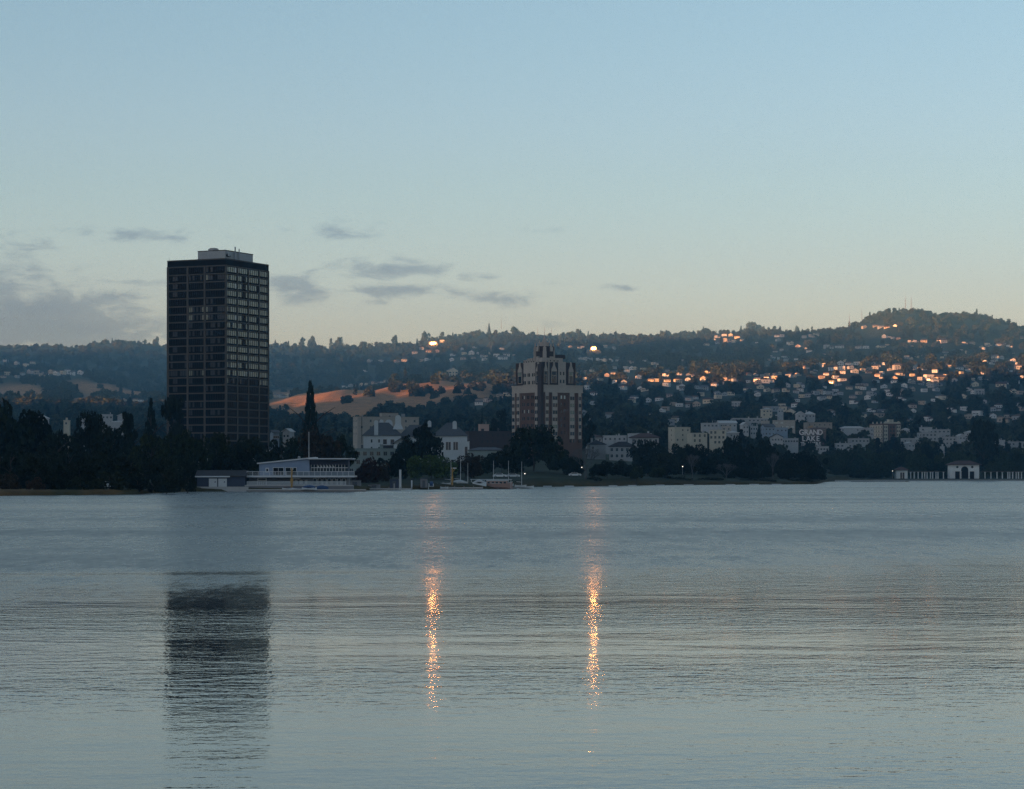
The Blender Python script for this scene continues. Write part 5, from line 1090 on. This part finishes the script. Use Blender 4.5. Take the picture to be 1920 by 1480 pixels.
# people-high street furniture on the lawn is too dark to read; two lit lamps along the shore road are visible
LAMP = mat('lamp_glow', (.8, .8, .8), .5, 0, 1, emit=(1.0, .93, .8), estr=.6)
for lb, px, py, d in (('small lit lamp left of the kiosk among dark trees', 1673.5, 884, 1440), ('small lit lamp below the cream apartments on the lawn', 1279.8, 876, 1000), ('tiny lit lamp below the wide tree at the brick tower', 984, 890, 820), ('lit lamp glimpsed beside the large bare tree', 1091, 878, 880)):
    s = S(d); x = (px - CX) * s; z = H + (CY - py) * s; zg = tz(x, d); o = thing('street_lamp', lb, 'lamp', (x, d, zg)); MB().cyl((0, 0, -.3), (0, 0, z - zg), .09, .06, METAL, 6).build('pole', o); MB().cyl((0, -.15, z - zg), (0, -.15, z - zg + .4), .14, .2, LAMP, 8).build('lamp_head', o)

# ================================================================== houses on the hills
def Zm(ox, oy, k, pts): return [(ox + p[0] / k, oy + p[1] / k) + tuple(p[2:]) for p in pts]
HS = []
HS += Zm(1080, 600, 4.571, [(325,412),(420,414),(505,420),(580,420),(705,397),(70,447),(265,478),(780,435),(765,482,1.3),(880,468),(960,472),(535,499,1.3),(640,522),(80,507),(215,517),(330,535),(410,545,1.3),(690,522),(785,524),(880,532,1.5),(1090,522,1.6),(1290,517,1.3),(1370,522),(1470,532),(1550,522,1.4),
   (100,592,1.7),(390,592,1.4),(910,587,1.6),(1100,592,1.6),(1480,602,1.3),(1650,610,.8),(1720,610),(1800,610),(1480,472),(1540,470),(1600,480),(1640,472),(1700,470),(1745,465),(1690,497),(150,722),(490,677),(890,742),(1030,735,1.6),(755,772),(1370,737,2.0),(285,828,1.7),(1640,778,1.9),(830,875),(1760,745),
   (40,340),(75,335),(110,345),(150,340),(195,342),(240,350),(290,352),(1210,150),(1270,135),(1325,137),(1290,178,1.2),(1205,198),(1350,187),(1380,150),(1720,142),(1770,140),(1740,178),(1840,202,1.2),(1905,232),(1800,322,1.1),(250,232),(330,245),(1120,212),(40,238,.8),(700,690),(590,605),(1220,640),(150,640),(1010,480),(1240,380),(1680,320),(620,700),(1180,560),(1330,640),(960,690),(1560,650)])
HS += Zm(1480, 540, 4.364, [(355,668,1.7),(420,630,1.5),(480,628,1.2),(550,628,1.4),(430,665,1.4),(430,695,1.3),(540,695,1.5),(620,682,1.3),(650,697),(700,660,1.4),(690,625),(770,625),(730,640),(880,708),(925,712),(860,757,1.5),(1010,718),(1015,780,1.2),(620,795,1.3),(600,830,1.2),(380,850,1.1),(395,795,1.2),(490,825),(700,768),(895,660,1.8),(1040,655,1.2),(1155,745,1.9),(1250,755,2.0),(1140,800,1.4),(1210,803,1.6),(1110,845),(940,805,1.2),(985,768),(780,815),
   (1400,665,1.3),(1440,645),(1680,575,1.4),(1740,575),(1600,610),(1680,603,1.2),(1500,755),(1560,748,1.3),(1625,765),(1730,810,1.9),(1560,865,2.0),(1840,855),(1900,865),(1680,1005,1.6),(1720,980,1.4),(660,1012,1.3),(755,1030,1.8),(1320,1008,1.3),(1420,998,1.1),(1545,1035,1.3),(1505,1065,1.8),(1790,1065,1.3),(1130,1085,1.2),(100,895),(60,930),(150,888),(100,792),(90,842,1.3),(30,725),(80,712),(130,815),(320,900),(640,905,.8),(520,945,.8),(1080,950,.8),(1240,900),(820,880),(300,710),(1300,650,1.2),(1470,680,1.2),(1350,760),
   (120,405),(175,395),(225,380),(280,358),(335,355,1.2),(375,350),(418,342),(490,325),(620,325),(705,318),(750,322),(800,330,1.1),(865,318),(775,405,1.1),(815,412),(860,415),(897,418),(325,495,1.7),(395,490,1.2),(450,485,1.3),(560,492,1.3),(630,492,1.2),(725,490),(770,485,1.1),(805,470,.8),(990,443),(1040,443),(1100,440,1.2),(1265,447,1.6),(1440,457),(1500,458),(1640,470,1.2),(1720,468),(1770,468),(20,458),(70,483),(1800,480),(160,520),(1900,410,.9),(1870,660,1.5),(960,575,1.2),(1290,555)])
HS += Zm(500, 580, 4.0, [(1225,217,.7),(1315,244),(1160,297),(1105,268),(1085,270,.7),(1110,328),(1220,322,1.2),(1280,320),(1395,347),(1465,300,.8),(1480,333),(1535,333,1.2),(1560,287,.7),(1475,378,1.2),(1390,382),(1550,370),(1620,355),(1665,333,.8),(1720,352,1.2),(1800,348,1.3),(1775,375,1.6),(1640,380),(1165,388),(1210,380),(1030,388,1.2),(970,395),(850,392),(765,392),(740,465,.8),
   (580,585,.9),(632,578,1.0),(668,573,.7),(712,571,1.0),(755,563,.8),(800,556,1.0),(835,552,.7),(868,549,.7),(905,547,1.0),(60,655,1.1),(105,655,1.1),(160,652,1.1),(1600,695,1.2),(1650,690,1.2),(1590,712),(1750,655,1.3),(1795,645),(1400,492,2.2),(1640,350,.7),(1780,490)])
HS += Zm(0, 600, 4.353, [(130,358),(200,374,1.1),(60,445,1.3),(30,465),(170,445),(235,435,1.4),(310,440,1.6),(345,455,1.2),(410,430,1.2),(450,445,1.3),(500,435,1.2),(565,440,1.8),(650,438,1.3),(40,340),(1010,658,.9),(1105,655),(1150,660,.7),(130,465,.9),(270,355)])
HS += [(942,654.5,.8),(946,667,.7),(1008,654,.7),(1070,650,.6),(1091,652,.9)]
WALLS = [('white', mat('house_white', (.50,.50,.49), .8, .1, .3)), ('cream', mat('house_cream', (.47,.41,.31), .8, .1, .3)), ('grey', mat('house_grey', (.29,.30,.31), .8, .1, .3)), ('tan', mat('house_tan', (.32,.27,.22), .8, .1, .3)), ('pink', mat('house_pink', (.40,.32,.28), .8, .1, .3))]
ROOFS = [('dark', DARKROOF), ('slate', SLATE), ('tile', TILE), ('brown', mat('roof_brown', (.10,.075,.06)))]
winm = MB().box(-.55, .55, -.05, .03, 0, 1.3, G_NEUT).mesh('window'); winw = MB().box(-1.1, 1.1, -.05, .03, 0, 1.35, G_NEUT).mesh('window')
_HM = {}
def house_meshes(kind, wi, ri):
    k = (kind, wi, ri)
    if k in _HM: return _HM[k]
    wm_, rm = WALLS[wi][1], ROOFS[ri][1]
    if kind == 'gabled': a = MB().box(-5, 5, 0, 8, -7, 5.4, wm_).prism([(-5, 5.39), (5, 5.39), (0, 8.2)], .02, 7.98, wm_).mesh('house'); b = MB().gable(-5, 5, 0, 8, 5.4, 2.9, rm, .5, 'y').mesh('roof')
    elif kind == 'side-gabled': a = MB().box(-6, 6, 0, 8, -7, 4.6, wm_).mesh('house'); b = MB().gable(-6, 6, 0, 8, 4.6, 2.6, rm, .5, 'x').mesh('roof')
    elif kind == 'hip-roofed': a = MB().box(-5.5, 5.5, 0, 8, -7, 5.6, wm_).mesh('house'); b = MB().hip(-5.5, 5.5, 0, 8, 5.6, 2.4, rm, .7).mesh('roof')
    elif kind == 'two-winged': a = MB().box(-6, 1, 0, 8, -7, 6.2, wm_).box(1, 6.5, 1.5, 8, -7, 3.8, wm_).mesh('house'); b = MB().hip(-6, 1, 0, 8, 6.2, 2.0, rm, .5).gable(1.2, 6.5, 1.5, 8, 3.8, 1.8, rm, .4, 'x').mesh('roof')
    else: a = MB().box(-5, 5, 0, 8, -7, 6.4, wm_).box(-2, 5, -1.2, 0, 3.0, 3.2, wm_).mesh('house'); b = MB().box(-5.3, 5.3, -.3, 8.3, 6.4, 6.8, rm).mesh('roof')
    _HM[k] = (a, b); return _HM[k]
KINDS_ = ['gabled', 'side-gabled', 'hip-roofed', 'two-winged', 'flat-roofed']
REG = [ # name test, phrase
    (lambda x, y: x < 300, 'on slope left of black tower'),
    (lambda x, y: 500 < x < 560, 'at the foot of dry hill'),
    (lambda x, y: 560 < x < 760 and 700 < y, 'along the dry hill crest'),
    (lambda x, y: x < 860 and y <= 700, 'near the left sun-glint window'),
    (lambda x, y: 860 <= x < 985 and y <= 700, 'on ridge left of brick tower'),
    (lambda x, y: 760 <= x < 1000, 'in woods left of brick tower'),
    (lambda x, y: x < 1170 and y < 690, 'near the right sun-glint window'),
    (lambda x, y: x < 1300 and y < 735, 'upslope right of brick tower'),
    (lambda x, y: x < 1300, 'downslope right of brick tower'),
    (lambda x, y: x < 1420 and y < 660, 'in cluster left of masts hill'),
    (lambda x, y: x < 1500 and y < 735, 'high above the cream apartments'),
    (lambda x, y: x < 1500, 'just above the cream apartments'),
    (lambda x, y: x < 1600 and y < 640, 'on masts hill left shoulder'),
    (lambda x, y: y < 640, 'high on the masts hill'),
    (lambda x, y: x < 1700 and y < 665, 'at foot of masts hill'),
    (lambda x, y: y < 665, 'on masts hill right flank'),
    (lambda x, y: x < 1620 and y < 700, 'left in sunlit hillside cluster'),
    (lambda x, y: x < 1690 and y < 745, 'amid the sunlit hillside cluster'),
    (lambda x, y: x < 1790 and y < 745, 'right in sunlit hillside cluster'),
    (lambda x, y: y < 745, 'on slope at right edge'),
    (lambda x, y: x < 1620, 'above the theatre roof sign'),
    (lambda x, y: True, 'above the red-white apartment block')]
rr = random.Random(21); SPOTS = []; seen = {}
for it in HS:
    px, py = it[0], it[1]; k = it[2] if len(it) > 2 else 1.0
    p, d = on_hill(px, py + 2.0, 1450)
    if p is None: continue
    sc_ = max(.75, min(2.2, k * 9.2 * S(d) / 11.0))
    wi = rr.choices(range(5), [6, 4, 3, 1.5, 1])[0]; ri = rr.randrange(4); kd = rr.choice(KINDS_)
    place = next(ph for f_, ph in REG if f_(px, py))
    size = 'large ' if k >= 1.5 else 'small ' if k < .9 else ''
    lab = f'{size}{WALLS[wi][0]} {kd} house with {ROOFS[ri][0]} roof {place}'
    a, b = house_meshes(kd, wi, ri); rz = rr.uniform(-.75, .55)
    o = link('house', a, None, p, rz, (sc_, sc_, sc_)); tag(o, lab, 'house', 'hillside houses ' + place); link('roof', b, o)
    n_ = 2 if k < .9 else 3
    for i in range(n_): link('window', winw if (i + wi) % 2 else winm, o, (-3.4 + 6.8 * i / (n_ - 1), -.02, 2.6))
    if k >= 1.2:
        for i in range(3): link('window', winm, o, (-3.0 + 3 * i, -.02, .2))
    SPOTS.append((px, py, d, 11 * sc_ / S(d)))

# two houses whose window walls carry the sun's glint as emission
SUN_GLINT = mat('sun_glint_pane', (.9, .8, .7), .3, 0, 1, emit=(1.0, .40, .12), estr=105.0)
GLINT_HALO = mat('glint_halo_pane', (.9, .6, .4), .3, 0, 1, emit=(1.0, .33, .10), estr=1.0)  # orange halo round the glint, put in as dimly emissive panes
for lb, px, py, npn, ww_, hh_ in (('house on the left ridge with an emissive orange sun-glint window wall', 812, 646.5, 5, 14.0, 6.8), ('house on the ridge right of the brick tower with an emissive orange sun-glint window wall', 1113, 657.0, 4, 11.0, 8.5)):
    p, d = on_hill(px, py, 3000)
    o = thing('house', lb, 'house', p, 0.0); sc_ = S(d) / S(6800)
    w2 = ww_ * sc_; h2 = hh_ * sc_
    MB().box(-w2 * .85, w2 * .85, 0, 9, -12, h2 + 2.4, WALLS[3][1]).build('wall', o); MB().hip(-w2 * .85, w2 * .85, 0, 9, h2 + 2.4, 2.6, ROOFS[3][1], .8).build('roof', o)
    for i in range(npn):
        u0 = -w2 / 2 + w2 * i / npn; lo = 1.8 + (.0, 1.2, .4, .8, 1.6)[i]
        MB().box(u0 + .15, u0 + w2 / npn - .15, -.12, -.04, lo, h2 - (.3, 0, .6, .1, 1.0)[i], SUN_GLINT).build('window', o)
    for i in range(npn): u0 = -w2 / 2 + w2 * i / npn; MB().box(u0 + .2, u0 + w2 / npn - .2, -.12, -.04, .1, 1.6, GLINT_HALO).build('lower_halo_pane', o)
    for u0 in (-w2 * .80, -w2 * .66, w2 * .53, w2 * .67): MB().box(u0, u0 + w2 * .12, -.12, -.04, 1.2, h2 * .85, GLINT_HALO).build('side_halo_pane', o)
    for i in range(npn): u0 = -w2 / 2 + w2 * i / npn; MB().box(u0 + .2, u0 + w2 / npn - .2, -.12, -.04, h2 + .3, h2 + 1.9, GLINT_HALO).build('upper_halo_pane', o)
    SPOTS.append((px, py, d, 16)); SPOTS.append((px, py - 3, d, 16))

# the many further houses between them, too many to single out
fh = []; rq = random.Random(77)
zones = [(1080,1290,690,800,26),(1290,1500,700,790,32),(1500,1700,690,790,26),(1700,1920,672,800,42),(1500,1760,690,742,30),(1100,1300,676,700,10),(1430,1600,655,690,14),(1700,1920,650,672,14),(870,975,660,676,10),(1330,1420,632,648,6),(0,160,690,705,8)]
for (xa, xb, ya, yb, n_) in zones:
    k = 0
    while k < n_:
        k += 1; px, py = rq.uniform(xa, xb), rq.uniform(ya, yb)
        if len(SPOTS) and min(math.hypot(px - q_[0], (py - q_[1]) * 2) for q_ in SPOTS) < 7: continue
        p, d = on_hill(px, py, 1600)
        if p is None or d < shore(px) + 500: continue
        fh.append((p, rq.uniform(-.8, .6), rq.uniform(.55, 1.0), rq.choices(range(5), [5, 3, 4, 1, .5])[0], rq.randrange(4), rq.choice(KINDS_))); SPOTS.append((px, py - 1.5, d, 5.0))
fm = MB()
for (p, rz, sc_, wi, ri, kd) in fh:
    a, b = house_meshes(kd, wi, ri)
    M_ = Matrix.Translation(p) @ Matrix.Rotation(rz, 4, 'Z') @ Matrix.Scale(sc_, 4)
    fm.xf = M_
    for me_ in (a, b):
        mt_ = list(me_.materials); vs_ = [v.co.copy() for v in me_.vertices]
        fm.poly(vs_, [tuple(f.vertices) for f in me_.polygons], mt_[0])
    for i in range(2): fm.box(-3.2 + 4 * i, -1.6 + 4 * i, -.06, .02, 2.4, 3.8, G_NEUT)
tag(fm.build('houses_mass'), 'scatter of tiny pale houses between the trees on the hillside', 'houses', None, 'stuff')

# masts on the ridge
for lb, px, top, base, d in (('thin radio mast on the ridge left of the brick tower', 940, 596, 614, 7850), ('left of three thin masts behind the brick tower spire', 1008, 612, 630, 7850), ('middle of three thin masts behind the brick tower spire', 1021, 611, 632, 7850), ('right of three thin masts behind the brick tower spire', 1034, 613, 632, 7850), ('left of the twin masts on top of the masts hill', 1697.5, 554, 580, 6400), ('right of the twin masts on top of the masts hill', 1708.5, 555, 580, 6400), ('thin mast on the left shoulder of the masts hill', 1592.5, 588, 610, 6400), ('thin mast halfway up the masts hill skyline', 1616, 580, 602, 6400), ('slim pylon standing in the woods below the central ridge', 921, 646, 656, 6000)):
    s = S(d); z0 = H + (CY - base) * s; h = (base - top) * s
    o = thing('radio_mast', lb, 'mast', ((px - CX) * s, d, z0)); m_ = mat('mast_steel', (.12, .11, .12)); MB().cyl((0, 0, -6), (0, 0, h * .7), .75, .6, m_, 6).cyl((0, 0, h * .7), (0, 0, h), .5, .25, m_, 6).build('lattice', o); MB().box(-1.6, 1.6, -.2, .2, h * .62, h * .62 + .5, m_).build('crossarm', o)

# ================================================================== hillside woods, one mass
SPOTS += TOWN_SPOTS + [(1520, 836, 1700, 52), (1655, 820, 1900, 50), (780, 830, 1010, 200), (1000, 780, 1150, 130)]
SP = np.array(SPOTS); wp, wsx, wrot, wid = [], [], [], []
def plant(px, d, hgt, k):
    z = tz_pd(px, d); by = CY - (z - H) / d * F; ty = by - hgt * F / d; hw = hgt * .5 * F / d
    m = (np.abs(SP[:, 0] - px) < hw * .8 + SP[:, 3] * .38) & (d < SP[:, 2] + 12) & (ty < SP[:, 1] + .5) & (by > SP[:, 1] - 12)
    if m.any(): return
    wp.append(((px - CX) / F * d, d, z - hgt * .10)); wsx.append(hgt); wrot.append(random.uniform(0, 6.28)); wid.append(k)
for _ in range(15500):
    px = random.uniform(-160, 2080); d = math.exp(random.uniform(math.log(1500), math.log(8300)))
    if d < shore(px) + 250: continue
    g = dry(px, d)
    if g > .25 and random.random() > .035: continue
    hgt = random.uniform(8.5, 16) * (1.15 if d > 3000 else 1.0) * (.7 if g > .25 else 1)
    if d < 2300: hgt *= .85
    if 2150 < d < 3000 and 480 < px < 900: hgt *= .72
    k = random.choices(range(8), [5, 5, 5, 5, 5, 1.2, 1.2, 2.5])[0]
    if k in (5, 6): hgt *= .95
    plant(px, d, hgt, k)
for _ in range(1500):                                   # ragged treeline on the skyline
    px = random.uniform(-160, 2080); dr_ = 7880 if px < 1500 else 6390
    clump = .5 + .5 * math.sin(px * .045) * math.sin(px * .013 + 2) + .4 * math.sin(px * .21)
    if random.random() > .35 + .5 * clump: continue
    plant(px, dr_ + random.uniform(-90, 50), random.uniform(7, 12) + 7 * max(0, clump - .4) * random.random(), random.choices(range(8), [5, 5, 5, 5, 5, .15, .15, 1])[0])
for cx, py_, n_, r_ in ((740,733,9,14),(765,730,8,12),(790,715,7,30),(815,705,12,18),(845,712,10,20),(780,742,5,14),(690,742,4,8),(650,758,5,9),(800,738,4,6),(860,735,3,9),(900,730,6,16),(940,720,16,24)):
    for _ in range(n_):
        q_, d_ = on_hill(cx + random.gauss(0, r_ * .5), py_ + random.gauss(0, 2.5), 2500)
        if d_: plant(q_.x / d_ * F + CX, d_, random.uniform(7, 13), random.randrange(5))
pm = bpy.data.meshes.new('woods'); pm.from_pydata(wp, [], [])
for nm, tp, dt in (('siz', 'FLOAT', wsx), ('rot', 'FLOAT', wrot), ('kid', 'INT', wid)):
    a_ = pm.attributes.new(nm, tp, 'POINT'); a_.data.foreach_set('value', dt)
wo = link('woods', pm); tag(wo, 'dense dark woods covering the hillsides behind the town', 'woods', None, 'stuff')
gt = bpy.data.node_groups.new('plant_woods', 'GeometryNodeTree'); gt.is_modifier = True
gt.interface.new_socket('Geometry', in_out='INPUT', socket_type='NodeSocketGeometry'); gt.interface.new_socket('Geometry', in_out='OUTPUT', socket_type='NodeSocketGeometry')
N_ = gt.nodes; gi_ = N_.new('NodeGroupInput'); go_ = N_.new('NodeGroupOutput'); ip = N_.new('GeometryNodeInstanceOnPoints'); jn = N_.new('GeometryNodeJoinGeometry')
for pobj in reversed(protos):
    oi = N_.new('GeometryNodeObjectInfo'); oi.inputs['Object'].default_value = pobj; oi.inputs['As Instance'].default_value = True; gt.links.new(oi.outputs['Geometry'], jn.inputs[0])
def attr(nm, dt):
    a_ = N_.new('GeometryNodeInputNamedAttribute'); a_.data_type = dt; a_.inputs['Name'].default_value = nm; return a_.outputs['Attribute']
cx_ = N_.new('ShaderNodeCombineXYZ'); gt.links.new(attr('rot', 'FLOAT'), cx_.inputs[2])
gt.links.new(gi_.outputs[0], ip.inputs['Points']); gt.links.new(jn.outputs[0], ip.inputs['Instance']); ip.inputs['Pick Instance'].default_value = True
gt.links.new(attr('kid', 'INT'), ip.inputs['Instance Index']); gt.links.new(cx_.outputs[0], ip.inputs['Rotation']); gt.links.new(attr('siz', 'FLOAT'), ip.inputs['Scale'])
gt.links.new(ip.outputs[0], go_.inputs[0])
md = wo.modifiers.new('plant', 'NODES'); md.node_group = gt
